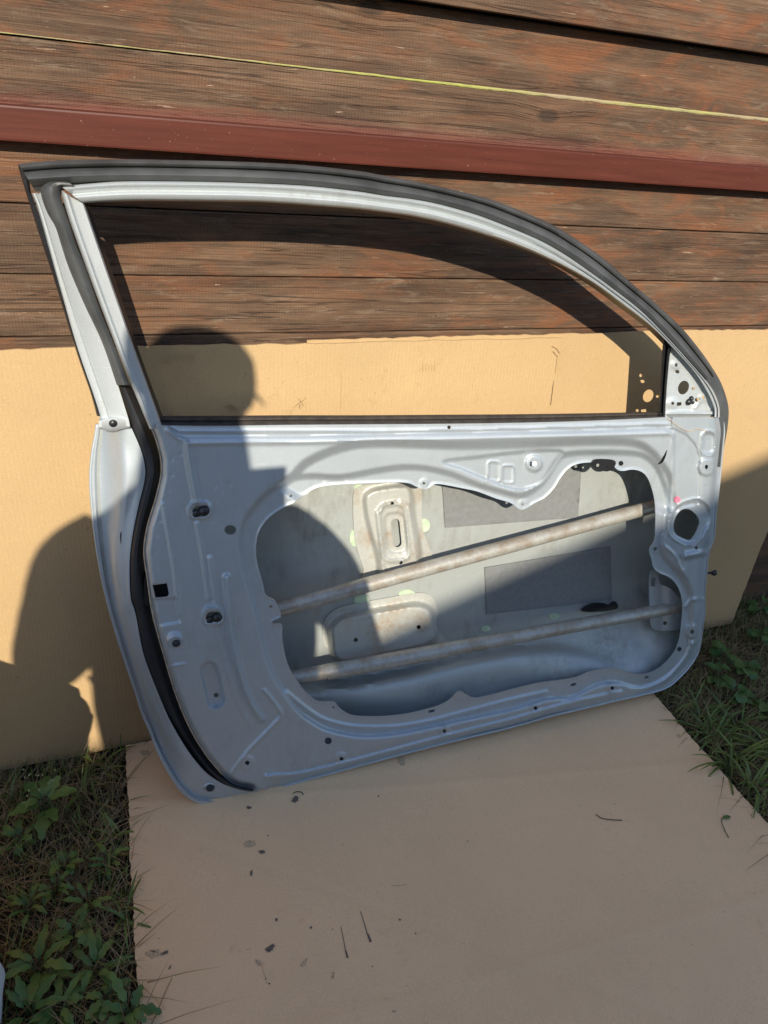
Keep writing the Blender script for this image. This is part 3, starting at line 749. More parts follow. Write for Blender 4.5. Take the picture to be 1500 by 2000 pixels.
# hinge reinforcement at the lower corner
def w_hb(Q): return np.full(len(Q), -.058)+.01*sstep((Q[:,0]-1290)/20)
sheet('hinge_bracket', crom([(1270,1120),(1283,1116),(1290,1140),(1310,1150),(1334,1180),(1337,1225),(1325,1230),(1285,1232),(1272,1222),(1270,1195),(1268,1160)],3,True), [rrect(1276,1137,9,16,.1,.2), circ((1299,1217),4,10)], w_hb, M['silver'], door, step=6, thick=.002)
sheet('regulator_stop', crom([(1157,905),(1160,915),(1172,918),(1186,921),(1197,915),(1203,905),(1196,898),(1165,897)],3,True), [circ((1168,909),3.4,10), circ((1185,911),2.2,8)], lambda Q: np.full(len(Q), -.020), M['black'], door, step=6, thick=.002)

# --- latch side face, seal, hem
HEMA = OUT_L; 
def side_face():
    A = resample(crom(OUT_L,5), 190); B = resample(crom([(247,815)]+SEAL_L[2:]+[(527,1545)],5), 190)
    # correspondence: equal parameter after removing the shared end
    ts = [0,.03,.07,.10,.14,.2,.28,.36,.45,.54,.63,.72,.8,.88,.94,1.0]
    V = []; n = len(A); s = np.linspace(0,1,n)
    hw = hem_w(A)
    for t in ts:
        q = A*(1-t)+B*t
        wb = hw*.38-.004
        g = sstep((t-.10)/.80)
        w = hw+(wb-hw)*g
        w = w+.006*math.exp(-((t-.05)/.04)**2)           # rolled hem lip
        w = w-.004*math.exp(-((t-.16)/.05)**2)
        w = w+.012*np.exp(-((t-.62)/.14)**2)*np.exp(-((q[:,1]-930)/70)**2)   # striker hump
        w = w+.007*np.exp(-((t-.45)/.10)**2)*sstep((q[:,1]-990)/120)*sstep((1480-q[:,1])/120)
        w = w-.006*np.exp(-((t-.80)/.09)**2)*sstep((q[:,1]-900)/120)*sstep((1480-q[:,1])/120)
        V.append(unp(q, w))
    V = np.vstack(V); Fc = []
    for j in range(len(ts)-1):
        for i in range(n-1): Fc.append((j*n+i,(j+1)*n+i,(j+1)*n+i+1,j*n+i+1))
    o = mk('latch_face', V, Fc, M['silver'], door)
    nrm = np.array([p.normal for p in o.data.polygons][::7])
    if (nrm @ np.array([0,-1,0.3])).mean() < 0: o.data.flip_normals()
    solid(o, .0014)
    return o
latch = side_face()
lw = lambda s: -.030+.018*sstep((s-.86)/.14)
def sealw(k): return lambda s: (k-.030*(1-sstep((s-.80)/.20)))
loft('edge_seal', SEAL_L, SEAL_R, [(-.05, sealw(-.016)),(.08, sealw(-.004)),(.3, sealw(.004)),(.55, sealw(.005)),(.75, sealw(.000)),(.9, sealw(-.012)),(1.04, sealw(-.020))], M['rubber'], door, .001)
q = resample(crom(SEAL_R[1:15],5), 90); V, Fc = tubepts(unp(q+np.array([1.5,0]), -.013), .0016, 6); mk('sealer_bead', V, Fc, M['sealer'], panel)
q = resample(crom([(1304,818),(1330,836),(1345,842),(1362,838),(1380,842)],5), 30); V, Fc = tubepts(unp(q, w_panel(q)+.001), .0010, 6); mk('sealer_bead', V, Fc, M['sealer'], panel)
# rolled hem along the outer edge
for E_ in (OUT_L, OUT_B):
    q = resample(crom(E_,4), int(plen(E_)/6)); q2 = q
    V, Fc = tubepts(unp(q2, hem_w(q2)+.001), .0028, 8); mk('hem', V, Fc, M['silver'], door)
# --- window frame: rear post
POST_L = [(118,372),(124,392),(140,443),(187,573),(233,693),(262,765),(292,838)]
POST_R = [(163,397),(167,402),(197,490),(233,593),(250,643),(277,720),(319,836)]
loft('rear_post', POST_L, POST_R, [(0,-.012),(.06,.000),(.16,.003),(.26,.003),(.34,-.003),(.42,-.004),(.9,-.004),(.97,-.008),(1.0,-.016)], M['silver_frame'], door, .0015)
loft('post_run', POST_R, [(168,399),(174,404),(205,490),(240,593),(257,643),(284,720),(325,832)], [(0,-.015),(.4,-.020),(1,-.032)], M['black'], door, .001)
# upper seal along the rear post
USL = [(128,352),(95,352),(82,362),(80,380),(92,415),(108,443),(120,480),(135,525),(165,595),(200,670),(228,752)]
USR = [(150,368),(128,366),(120,374),(120,388),(128,415),(138,443),(150,480),(168,525),(192,595),(222,670),(254,752)]
loft('post_seal', USL, USR, [(0,-.014),(.12,-.004),(.35,.004),(.6,.005),(.85,.001),(1,-.010)], M['strip'], door, .001)
# silver strip behind the seal and black edge trim
loft('rear_flange', [(62,378),(76,415),(113,553),(150,685),(190,800),(197,830)], [(82,376),(104,430),(140,530),(172,605),(205,675),(252,822)], [(0,-.030),(.12,-.024),(.3,-.024),(.36,-.027),(.42,-.024),(1,-.018)], M['silver_frame'], door, .0015)
loft('edge_trim', [(36,322),(40,342),(73,447),(110,560),(150,690),(176,765),(189,812)], [(60,330),(60,372),(86,445),(121,560),(159,690),(184,765),(199,814)], [(0,-.036),(.2,-.028),(.6,-.027),(1,-.030)], M['black'], door, .002)
# screw lug on the latch corner
loft('corner_lug', [(193,818),(215,812),(240,812),(252,820)], [(193,838),(215,842),(240,838),(254,836)], [(0,-.026),(.2,-.018),(.8,-.018),(1,-.026)], M['silver_frame'], door, .002)
# --- top rail: dark weatherstrip and silver rail
TOP_O = [(36,320),(120,313),(250,311),(400,314),(500,317),(600,323),(700,334),(750,343),(800,352),(870,367),(950,387),(1000,405),(1075,437),(1125,467),(1175,502),(1230,550),(1283,595),(1333,642),(1377,697),(1400,733)]
TOP_M = [(62,362),(140,357),(250,354),(400,355),(500,358),(600,363),(700,374),(750,382),(800,388),(850,397),(910,413),(960,430),(1045,465),(1095,492),(1140,522),(1195,562),(1250,605),(1300,655),(1345,705),(1378,742)]
TOP_I = [(163,397),(250,393),(350,393),(430,394),(500,395),(560,398),(625,403),(690,408),(750,415),(800,422),(850,432),(900,445),(950,460),(1000,477),(1050,497),(1105,523),(1163,556),(1217,596),(1267,634),(1310,676)]
TOP_M2 = [(120,364),(180,358),(250,354),(400,355),(500,358),(600,363),(700,374),(750,382),(800,388),(850,397),(910,413),(960,430),(1045,465),(1095,492),(1140,522),(1195,562),(1250,605),(1300,655),(1345,705),(1388,755),(1404,790),(1406,815)]
TOP_I2 = [(163,397),(250,393),(350,393),(430,394),(500,395),(560,398),(625,403),(690,408),(750,415),(800,422),(850,432),(900,445),(950,460),(1000,477),(1050,497),(1105,523),(1163,556),(1217,596),(1267,634),(1310,676),(1360,732),(1392,790),(1394,815)]
loft('weatherstrip', TOP_O, TOP_M, [(0,-.034),(.06,-.022),(.18,-.016),(.30,-.018),(.36,-.026),(.42,-.014),(.55,-.003),(.72,.001),(.88,-.002),(1.02,-.012),(1.3,-.016)], M['strip'], door, .002)
loft('top_rail', TOP_M2, TOP_I2, [(0,-.008),(.05,.000),(.16,.003),(.30,.002),(.40,-.004),(.50,-.005),(.56,.002),(.66,.004),(.86,.003),(.95,-.002),(1,-.012)], M['silver_frame'], door, .0015)
loft('glass_run', TOP_I, [(168,401),(250,399),(350,399),(430,401),(500,402),(560,405),(625,410),(690,415),(750,422),(800,430),(850,440),(900,452),(950,467),(1000,484),(1050,503),(1105,530),(1158,562),(1212,602),(1262,640),(1305,683)], [(0,-.013),(.5,-.022),(1,-.036)], M['black'], door, .001)
# front seal down the hinge edge
loft('front_seal', [(1372,690),(1400,732),(1414,762),(1423,797),(1421,835),(1414,875),(1409,912)], [(1350,712),(1374,746),(1388,774),(1396,802),(1399,835),(1400,875),(1401,912)], [(0,-.045),(.25,-.034),(.5,-.026),(1,-.024)], M['strip'], door, .002)
# front vertical channel
loft('front_channel', [(1295,664),(1291,720),(1288,770),(1285,818)], [(1311,677),(1306,722),(1302,770),(1299,817)], [(0,-.030),(.12,-.012),(.3,-.010),(.4,-.018),(.55,-.018),(.65,-.010),(.9,-.008),(1,-.014)], M['black'], door, .0015)
# belt weatherstrip
loft('belt_strip', BELT_HI, BELT_LO, [(0,-.032),(.1,-.020),(.3,-.014),(.45,-.014),(.55,-.020),(.7,-.014),(.95,-.008),(1.15,-.008)], M['belt'], door, .002)
# --- mirror triangle
TRI = np.vstack([resample(np.array([(1309,674),(1303,740),(1299,816)]),20), resample(np.array([(1299,817),(1403,814)]),14)[1:], resample(crom([(1403,812),(1399,790),(1374,736),(1347,701),(1319,672)],4),22)[1:-1]])
def w_tri(Q):
    w = np.full(len(Q), -.012)
    w += ridge(Q, [(1308,809),(1350,808),(1394,807)], .005, 6)
    for (cx,cy,r,d) in [(1320,713,9,.003),(1314,788,10,.003),(1374,776,8,.003)]: w += d*sstep((r-np.hypot(Q[:,0]-cx,Q[:,1]-cy))/4+.5)
    w += ridge(Q, [(1356,799),(1362,788),(1368,782)], .003, 5)
    w += -.003*sstep((pdist(Q, [(1311,684),(1340,718),(1366,752),(1385,790)])*-1+8)/5)
    return w
plate = sheet('mirror_plate', TRI, [circ((1335,757),10.5,20,14,.35), circ((1321,713),3,10,4), circ((1323,726),4.6,10,3.6,.5), circ((1354,758.5),3,10), circ((1361,781),4.2,10), circ((1374,776),3,10), circ((1314,788),3.2,10), rrect(1326.5,789,9,7,-.1,.2)], w_tri, M['silver_frame'], door, step=4.2, thick=.0014)
plate['label'] = 'triangular mirror mounting plate full of holes'
def lump(name, c, w, rad, squash, m, parent, n=10):
    P = unp([c], w)[0]; V, Fc = [], []
    prof = [(0,1.0),(.35,.95),(.7,.75),(.95,.4),(1.05,.0)]
    for (h_, r) in prof:
        for k in range(n):
            a = 2*math.pi*k/n; V.append(P+np.array([rad*r*math.cos(a), -h_*rad*squash, rad*r*math.sin(a)]))
    for j in range(len(prof)-1):
        for k in range(n): Fc.append((j*n+k, j*n+(k+1)%n, (j+1)*n+(k+1)%n, (j+1)*n+k))
    return mk(name, V, Fc, m, parent)
lump('black_clip', (1344,785), -.012, .008, .9, M['black'], plate); lump('black_clip', (1349,778), -.012, .006, 1.2, M['black'], plate); lump('black_clip', (1353,786), -.012, .004, 1.2, M['black'], plate)
sheet('square_hole_shade', rrect(316,1154,70,60,.05,.15), [], lambda Q: np.full(len(Q), -.028), M['black'], door, step=12, thick=.02)  # black slab added behind the square hole so the opening reads dark
# --- small parts on the inner panel
for (c) in ((390,998),(416,1206)):
    lump('grommet', (c[0]+8,c[1]-1), -.001, .0108, .9, M['black'], panel, 14)
    lump('grommet', (c[0]-7,c[1]+5), -.002, .0095, .7, M['black'], panel, 8)
def ringbump(c, w, r0, r1, parent):
    P = unp([c], w)[0]; n = 20; V, Fc = [], []
    for (r, h_) in ((r0,0),(r0*.93,.004),(r0*.8,.0065),(r1*1.1,.0065),(r1,.004),(r1*.9,-.002)):
        for k in range(n):
            a = 2*math.pi*k/n; V.append(P+np.array([r*math.cos(a), -h_, r*math.sin(a)]))
    for j in range(5):
        for k in range(n): Fc.append((j*n+k, j*n+(k+1)%n, (j+1)*n+(k+1)%n, (j+1)*n+k))
    return mk('stop_seat', V, Fc, M['silver'], parent)
ringbump((341,1249), .0, .0155, .0100, panel); lump('rubber_stop', (344,1254), -.001, .0098, .9, M['rubber'], panel, 14)
lump('rubber_stop', (411,1538), hem_w(np.array([[411,1538.]]))[0]*.5, .0090, .9, M['rubber'], latch, 14)
ringbump((407,1533), hem_w(np.array([[411,1538.]]))[0]*.5-.004, .0130, .0088, latch)
lump('screw_head', (221,827), -.018, .0068, .6, M['black'], latch, 12); lump('screw_head', (221,827), -.022, .0030, .7, M['steel'], latch, 8)
sheet('side_hole_shade', circ((240,1057),5,14,19,-.15), [], lambda Q: hem_w(Q)*.6+.004, M['rubber'], latch, step=6, thick=.002)  # black patch painted as the shaded inside of an oval hole
sheet('sticker', circ((1323,976),6.2,16), [circ((1324,977),2,8)], lambda Q: w_panel(Q)+.002, M['pink'], panel, step=6, thick=.0008)['label'] = 'small round pink sticker'
sheet('retaining_clip', rrect(1044,906,8,9,.1,.2), [], lambda Q: np.full(len(Q), -.004), M['whitewood'], panel, step=6, thick=.0015)
# check rod with a black knob at the hinge edge
q = np.array([(1372,1120),(1384,1119),(1394,1118)]); V, Fc = tubepts(unp(q, [-.045,-.045,-.045]), .0035, 8); rod = mk('check_rod', V, Fc, M['black'], door)
lump('rod_knob', (1394,1118), -.042, .0085, 1.0, M['black'], door, 14)

# ------------------------------------------------------------------ white sack by the grass (just reaching into view)
def sack():
    V, Fc = [], []; nu, nv = 72, 40
    for j in range(nv+1):
        t = j/nv; z = .70*t
        rx = float(np.interp(t, [0,.1,.25,.44,.68,.8,.92,1], [.25,.265,.268,.236,.285,.19,.10,.03])); ry = .19*(1-.62*sstep((t-.6)/.4))
        if j == 0: rx *= .9; ry *= .9
        cx = -.546; cy = .66
        for i in range(nu):
            a = 2*math.pi*i/nu
            k = 1+.014*math.sin(7*a+9*t)+.012*math.sin(13*a-14*t+1)+.010*math.sin(23*a+31*t)
            ex = math.copysign(abs(math.cos(a))**.75, math.cos(a)); ey = math.copysign(abs(math.sin(a))**.75, math.sin(a))
            V.append((cx+rx*k*ex, cy+ry*k*ey, z-.012+.015*math.sin(3*a+1)*t))
    for j in range(nv):
        for i in range(nu): Fc.append((j*nu+i, j*nu+(i+1)%nu, (j+1)*nu+(i+1)%nu, (j+1)*nu+i))
    Fc.append([nv*nu+i for i in range(nu)]); Fc.append(list(range(nu))[::-1])
    o = mk('sack', V, Fc, M['sack']); tag(o, 'wrinkled white woven plastic sack standing in the weeds', 'sack')
sack()

# ------------------------------------------------------------------ grass, straw, weeds
def in_floor(x, y, m=.0): return (-.077-m < x < 1.274+m) and (-.35-m < y < 1.18+m)
def blade_mesh(name, n, m, label, areas, hmin, hmax, wd, lean, cat):
    V, Fc = [], []
    tot = sum(a[4] for a in areas)
    for a in areas:
        for _ in range(int(n*a[4]/tot)):
            x = rng.uniform(a[0],a[1]); y = rng.uniform(a[2],a[3])
            if in_floor(x,y,.006 if rng.random() < .8 else -.004): continue
            if -.80 < x < -.29 and .48 < y < .84: continue
            if y > 1.19+.002 and y < 1.30 and x < 1.735: continue
            h_ = rng.uniform(hmin,hmax)*(.6+.8*rng.random()); an = rng.uniform(0,2*math.pi); ln = rng.uniform(.15,1.0)*lean
            dx, dy = math.cos(an), math.sin(an); w = wd*rng.uniform(.6,1.3); px, py = -dy*w, dx*w
            s = len(V); L = h_; z0 = -.02
            for (t, k) in ((0,1.0),(.4,.85),(.75,.55)):
                ox = dx*L*ln*t*t*1.1; oy = dy*L*ln*t*t*1.1; oz = L*(t-.45*ln*t*t)
                V.append((x+ox-px*k, y+oy-py*k, z0+max(oz,.012*t))); V.append((x+ox+px*k, y+oy+py*k, z0+max(oz,.012*t)+.0005))
            t = 1.0; V.append((x+dx*L*ln*1.1, y+dy*L*ln*1.1, z0+max(L*(1-.45*ln),.01)))
            Fc += [(s,s+1,s+3,s+2),(s+2,s+3,s+5,s+4),(s+4,s+5,s+6)]
    o = mk(name, V, Fc, m, origin=(0,0,0)); tag(o, label, cat, kind='stuff'); return o
NEAR = [(-.75,-.07,.35,1.185,2.4),(1.27,2.3,.15,1.27,5),(1.735,2.4,1.0,1.30,.6)]
FAR = [(-3.,-.75,-2,1.18,1),(2.3,4.2,-2,1.2,1),(-1.2,2.5,-2.0,-.35,1),(-.75,-.07,-.4,.35,.3),(1.27,2.3,-.4,.15,.3)]
blade_mesh('grass', 9500, M['grass'], 'short green grass around the cardboard', NEAR, .022, .075, .0014, .9, 'grass')
blade_mesh('grass', 9000, M['grass'], 'green grass of the yard away from the wall', FAR, .05, .13, .003, .9, 'grass')
blade_mesh('dry_grass', 20000, M['straw'], 'dry straw and dead grass matted on the soil', NEAR, .04, .09, .0010, 1.9, 'dry grass')
def leaf(base, az, L, W, pitch, curl, lobes, V, Fc, fold=.25):
    n = 11; ca, sa = math.cos(az), math.sin(az); s = len(V); x = 0; z = 0; p = pitch
    for i in range(n+1):
        t = i/n
        wdt = W*(math.sin(math.pi*min(1,t*.86+.10))**.8)
        if lobes: wdt *= (.55+.55*abs(math.sin(t*math.pi*lobes)))*(1 if t < .97 else .2)
        if i == n: wdt = W*.03
        for sgn in (-1,0,1):
            lx, ly, lz = x, sgn*wdt, z+abs(sgn)*wdt*fold
            V.append((base[0]+lx*ca-ly*sa, base[1]+lx*sa+ly*ca, base[2]+max(lz,-.005)))
        x += L/n*math.cos(p); z += L/n*math.sin(p); p -= curl/n
    for i in range(n):
        for k in range(2): Fc.append((s+i*3+k, s+i*3+k+1, s+(i+1)*3+k+1, s+(i+1)*3+k))
def gpt(px, py):
    v = rays([(px,py)])[0]; P = CAM+v*((0-H)/v[2]); return P
def weed(px, py, n, L, W, lobes, label, group, spread=(.2,.9), hgt=.0, m='weed', flowers=0):
    P = gpt(px,py); V, Fc = [], []
    root = tag(empty('weed_plant', (P[0],P[1],-.01)), label, 'weed', group)
    for k in range(n):
        V, Fc = [], []
        az = 2*math.pi*k/n*1.0+rng.uniform(-.5,.5); h_ = rng.uniform(.2,1)*hgt
        l = L*rng.uniform(.7,1.25)
        leaf((P[0]+.01*math.cos(az), P[1]+.01*math.sin(az), .0+h_), az, l, W*rng.uniform(.8,1.2), rng.uniform(*spread), rng.uniform(.5,1.5), lobes, V, Fc)
        mk('leaf', V, Fc, M[m], root)
        if hgt:
            Vs, Fs = tubepts(np.array([(P[0],P[1],-.01),(P[0]+.006*math.cos(az),P[1]+.006*math.sin(az),h_*.5),(P[0]+.012*math.cos(az),P[1]+.012*math.sin(az),h_+.002)]), .0012, 5); mk('stem', Vs, Fs, M['stem'], root)
    for k in range(flowers):
        c = np.array([P[0]+rng.uniform(-.03,.03), P[1]+rng.uniform(-.03,.03), hgt+rng.uniform(.005,.03)])
        Vb = [c+np.array([.0018*math.cos(a), .0018*math.sin(a), .001*(i%2)]) for i,a in enumerate(np.linspace(0,2*math.pi,6,endpoint=False))]+[c+np.array([0,0,.003])]
        mk('flower_head', Vb, [(i,(i+1)%6,6) for i in range(6)], M['flower'], root)
G = 'broad leaved weeds beside the flat cardboard'
weed(95,1600,8,.055,.012,2.6,'lobed green weed with pale tiny buds near the lit foot of the upright cardboard',None,(.3,1.0),.10,'weed',14)
for (px,py,n,L,W,lb) in [(40,1650,6,.07,.018,2.2),(130,1700,7,.06,.014,3.2),(60,1780,6,.07,.016,2.5),(150,1830,7,.065,.016,2.7),(80,1900,8,.075,.018,2.6),(190,1900,8,.075,.018,2.6),(215,1960,7,.07,.017,3.2),(120,1980,8,.08,.02,2.4),(60,1990,7,.075,.018,2.6),(255,1985,6,.07,.016,2.8),(175,1770,5,.055,.014,2.2),(110,1745,6,.05,.013,2.8),(215,1690,5,.05,.013,2.2)]:
    weed(px,py,n+2,L*rng.uniform(.42,.72),W*rng.uniform(.30,.55),lb,'lobed green weed growing between the white sack and the flat cardboard',G,(.25,.95),.035)
G2 = 'weeds beyond the hinge side of the door'
for (px,py,n,L,W) in [(1405,1290,9,.035,.014),(1450,1320,9,.035,.015),(1430,1370,8,.04,.014),(1395,1330,8,.035,.013),(1475,1260,8,.04,.014),(1420,1160,7,.035,.012),(1480,1200,7,.035,.013),(1490,1400,8,.04,.013)]:
    weed(px,py,n,L,W,0,'low round leaved weed in the grass past the hinge edge of the door',G2,(.1,.7),.05,'clover')
# taller grass tufts on the right
def tuft(px, py, n, hh, label, group):
    P = gpt(px,py); V, Fc = [], []
    for k in range(n):
        az = rng.uniform(0,2*math.pi); leaf((P[0]+rng.uniform(-.012,.012),P[1]+rng.uniform(-.012,.012),-.01), az, hh*rng.uniform(.7,1.3), .0026, rng.uniform(.6,1.4), rng.uniform(.6,2.0), 0, V, Fc, .3)
    o = mk('grass_tuft', V, Fc, M['grass']); tag(o, label, 'grass tuft', group)
for (px,py) in [(1400,1440),(1440,1480),(1380,1420),(1470,1540),(1420,1500),(1490,1470),(1440,1420),(1360,1390)]:
    tuft(px,py,16,.11,'tuft of long green grass blades at the hinge side edge of the flat cardboard','grass tufts beside the flat cardboard')
for (px,py) in [(225,1640),(160,1560),(240,1790),(190,1500),(30,1560)]:
    tuft(px,py,9,.075,'thin tuft of arching grass on the sack side of the flat cardboard','arching grass tufts by the sack')
# twigs and bits lying on the flat cardboard
def bit(pts, w, m, label, name, r):
    P = on_floor(crom(pts,4), .002); V, Fc = tubepts(P, r, 6); o = mk(name, V, Fc, M[m]); tag(o, label, 'twig'); return o
bit([(1164,1590),(1175,1598),(1195,1601),(1215,1602)], 2, 'twig', 'thin dry twig lying on the flat cardboard', 'twig', .0011)
for (px, py, sz) in [(575,1562,.0042),(487,1577,.0030),(513,1663,.0032),(527,1850,.0040)]:
    P = on_floor([(px,py)], .0)[0]; V, Fc = [], []; n = 9
    for (r, h_) in ((1,.0003),(.85,.35),(.45,.6)):
        for k in range(n):
            a = 2*math.pi*k/n; q_ = r*sz*(1+.35*math.sin(3*a+px)+.2*math.sin(5*a)); V.append((P[0]+q_*math.cos(a), P[1]+.7*q_*math.sin(a), P[2]+h_*sz*(.7 if h_ > .01 else 1)))
    V.append((P[0],P[1],P[2]+.45*sz))
    for j_ in range(2):
        for k in range(n): Fc.append((j_*n+k, j_*n+(k+1)%n, (j_+1)*n+(k+1)%n, (j_+1)*n+k))
    for k in range(n): Fc.append((2*n+k, 2*n+(k+1)%n, 3*n))
    tag(mk('dirt_crumb', V, Fc, M['grease']), 'dark dirt crumb lying on the flat cardboard', 'dirt crumb', 'dirt crumbs on the flat cardboard')
def sprig():
    P = on_floor(crom([(1423,1636),(1415,1620),(1409,1603),(1412,1598)],4), .003); V, Fc = tubepts(P, .0010, 6)
    root = tag(empty('leaf_sprig', tuple(P[0])), 'single green leaf on a thin stalk lying on the flat cardboard', 'leaf')
    mk('stalk', V, Fc, M['stem'], root)
    L_, F_ = [], []; leaf(P[-1], -.05, .022, .0045, .15, .4, 0, L_, F_); mk('leaf', L_, F_, M['clover'], root)
sprig()

# ------------------------------------------------------------------ the photographer, whose shadow falls on the door
def sunpt(a, b, y): return Vector((a+SUN[0]/SUN[1]*y, y, b+SUN[2]/SUN[1]*y))
def skinmesh(name, joints, bones, root, m, parent, sub=2):
    me = bpy.data.meshes.new(name); idx = {k:i for i,k in enumerate(joints)}
    org = ORG[parent.name] if parent else np.zeros(3)
    me.from_pydata([tuple(np.array(v[0])-org) for v in joints.values()], [(idx[a],idx[b]) for a,b in bones], [])
    me.materials.append(m); o = bpy.data.objects.new(name, me); COL.objects.link(o)
    if parent: o.parent = parent
    ORG[o.name] = org
    o.modifiers.new('skin', 'SKIN')
    sd = me.skin_vertices[0].data
    for k,i in idx.items(): r = joints[k][1]; sd[i].radius = (r,r) if np.isscalar(r) else r; sd[i].use_root = (k == root)
    s = o.modifiers.new('sub','SUBSURF'); s.levels = sub; s.render_levels = sub
    return o
YB = -.26
person = tag(empty('person', (-.2, YB, 0)), 'person in dark jacket and peaked cap holding a phone up', 'person')
J = {}
def j(k, p, r): J[k] = (Vector(p), r)
pel = sunpt(-.155,.74,YB); j('pelvis', pel, .155)
j('waist', sunpt(-.155,.90,YB), .150); j('chest', sunpt(-.150,1.12,YB-.02), .165); j('upper', sunpt(-.150,1.26,YB-.02), .130)
j('neck', sunpt(-.148,1.40,YB+.0), .062); j('head0', sunpt(-.148,1.48,YB+.03), .078); j('head1', sunpt(-.146,1.55,YB+.04), .092); j('head2', sunpt(-.148,1.61,YB+.02), .080)
hand_r = (.018,-.035,H-.065); hand_l = (-.085,-.040,H-.085)
j('sh_r', sunpt(.005,1.24,YB-.02), .070); j('el_r', sunpt(.195,.93,-.20), .050); j('fo_r', sunpt(.150,1.13,-.10), .042); j('wr_r', (.075,-.055,H-.10), .030)
j('sh_l', sunpt(-.315,1.24,YB-.02), .075); j('el_l', sunpt(-.475,.99,-.20), .055); j('fo_l', sunpt(-.34,1.08,-.11), .042); j('wr_l', (-.13,-.06,H-.12), .030)
j('pa_r', (.050,-.042,H-.085), .028); j('pa_l', (-.108,-.050,H-.098), .028)
for s_, x in (('r',-.11+.02),('l',-.29)):
    j('hip_'+s_, (x-.01, YB, .86), .105); j('kn_'+s_, (x, YB+.03, .48), .068); j('an_'+s_, (x, YB, .10), .048); j('to_'+s_, (x+(.02 if s_=='r' else -.02), YB+.15, .035), .036)
bones = [('pelvis','waist'),('waist','chest'),('chest','upper'),('upper','neck'),('neck','head0'),('head0','head1'),('head1','head2'),('upper','sh_r'),('sh_r','el_r'),('el_r','fo_r'),('fo_r','wr_r'),('wr_r','pa_r'),
         ('upper','sh_l'),('sh_l','el_l'),('el_l','fo_l'),('fo_l','wr_l'),('wr_l','pa_l')]
for s_ in 'rl': bones += [('pelvis','hip_'+s_),('hip_'+s_,'kn_'+s_),('kn_'+s_,'an_'+s_),('an_'+s_,'to_'+s_)]
# fingers closing round the phone
for s_, sg, pa in (('r',1,(.050,-.042,H-.085)),('l',-1,(-.108,-.050,H-.098))):
    for k in range(4):
        z = pa[2]+.030-.019*k; xe = .012 if s_ == 'r' else -.066
        j(f'f{s_}{k}a', (pa[0]-sg*.012, pa[1]+.024, z), .0095); j(f'f{s_}{k}b', (xe+sg*.014, -.004 if k else -.012, z+.002), .0085); j(f'f{s_}{k}c', (xe+sg*.004, -.0035-.006*(k==0), z), .0075)
        bones += [('pa_'+s_, f'f{s_}{k}a'),(f'f{s_}{k}a', f'f{s_}{k}b'),(f'f{s_}{k}b', f'f{s_}{k}c')]
    j(f't{s_}a', (pa[0]-sg*.02, pa[1]-.016, pa[2]+.022), .0105); j(f't{s_}b', (pa[0]-sg*.048, -.034, pa[2]+.040), .009)
    bones += [('pa_'+s_, f't{s_}a'),(f't{s_}a', f't{s_}b')]
skinmesh('body', J, bones, 'pelvis', M['skin'], person)
def sub(keys, grow): return {k:(J[k][0], J[k][1]+grow) for k in keys}
jk = ['pelvis','waist','chest','upper','sh_r','el_r','fo_r','wr_r','sh_l','el_l','fo_l','wr_l']
def jacket():
    V, Fc = [], []; n = 28
    rings = [(.60,-.155,.225,.150),(.70,-.155,.238,.155),(.82,-.155,.246,.150),(.95,-.150,.246,.150),(1.08,-.155,.245,.155),(1.18,-.155,.245,.150),(1.25,-.155,.225,.135),(1.31,-.152,.165,.115),(1.36,-.148,.105,.100),(1.44,-.146,.092,.090),(1.49,-.146,.086,.088)]
    for (b_, ca, hw, hd) in rings:
        c = np.array(sunpt(ca, b_, YB-.06))
        for k in range(n):
            a = 2*math.pi*k/n; V.append(c+np.array([hw*math.cos(a), hd*math.sin(a), 0]))
    for q_ in range(len(rings)-1):
        for k in range(n): Fc.append((q_*n+k, q_*n+(k+1)%n, (q_+1)*n+(k+1)%n, (q_+1)*n+k))
    Fc.append(list(range(n))[::-1]); Fc.append([(len(rings)-1)*n+k for k in range(n)])
    for path, rad in (([sunpt(-.33,1.255,YB-.05), sunpt(-.395,1.215,YB-.04), sunpt(-.435,1.12,YB+.0), sunpt(-.472,1.00,-.19), sunpt(-.462,.985,-.16), sunpt(-.34,1.09,-.10), Vector((-.14,-.065,H-.125))], [.078,.076,.070,.066,.062,.054,.036]),
                      ([sunpt(.02,1.235,YB-.05), sunpt(.085,1.15,YB-.02), sunpt(.15,1.03,-.24), sunpt(.192,.905,-.20), sunpt(.185,.92,-.16), sunpt(.135,1.08,-.10), Vector((.078,-.060,H-.105))], [.075,.068,.060,.058,.055,.048,.034])):
        P = crom(np.array([tuple(p) for p in path]), 4); rr = np.interp(np.linspace(0,1,len(P)), np.linspace(0,1,len(rad)), rad)
        v2, f2 = tubepts(P, rr, 14); s0 = len(V); V += list(v2); Fc += [[i+s0 for i in f] for f in f2]
    o = mk('jacket', V, Fc, M['jacket'], person); r = o.modifiers.new('cloth','REMESH'); r.mode = 'VOXEL'; r.voxel_size = .012; r.use_smooth_shade = True
jacket()
tk = ['pelvis']+[a+s for s in 'rl' for a in ('hip_','kn_','an_')]
skinmesh('trousers', sub(tk,.012), [b for b in bones if b[0] in tk and b[1] in tk], 'pelvis', M['jeans'], person)
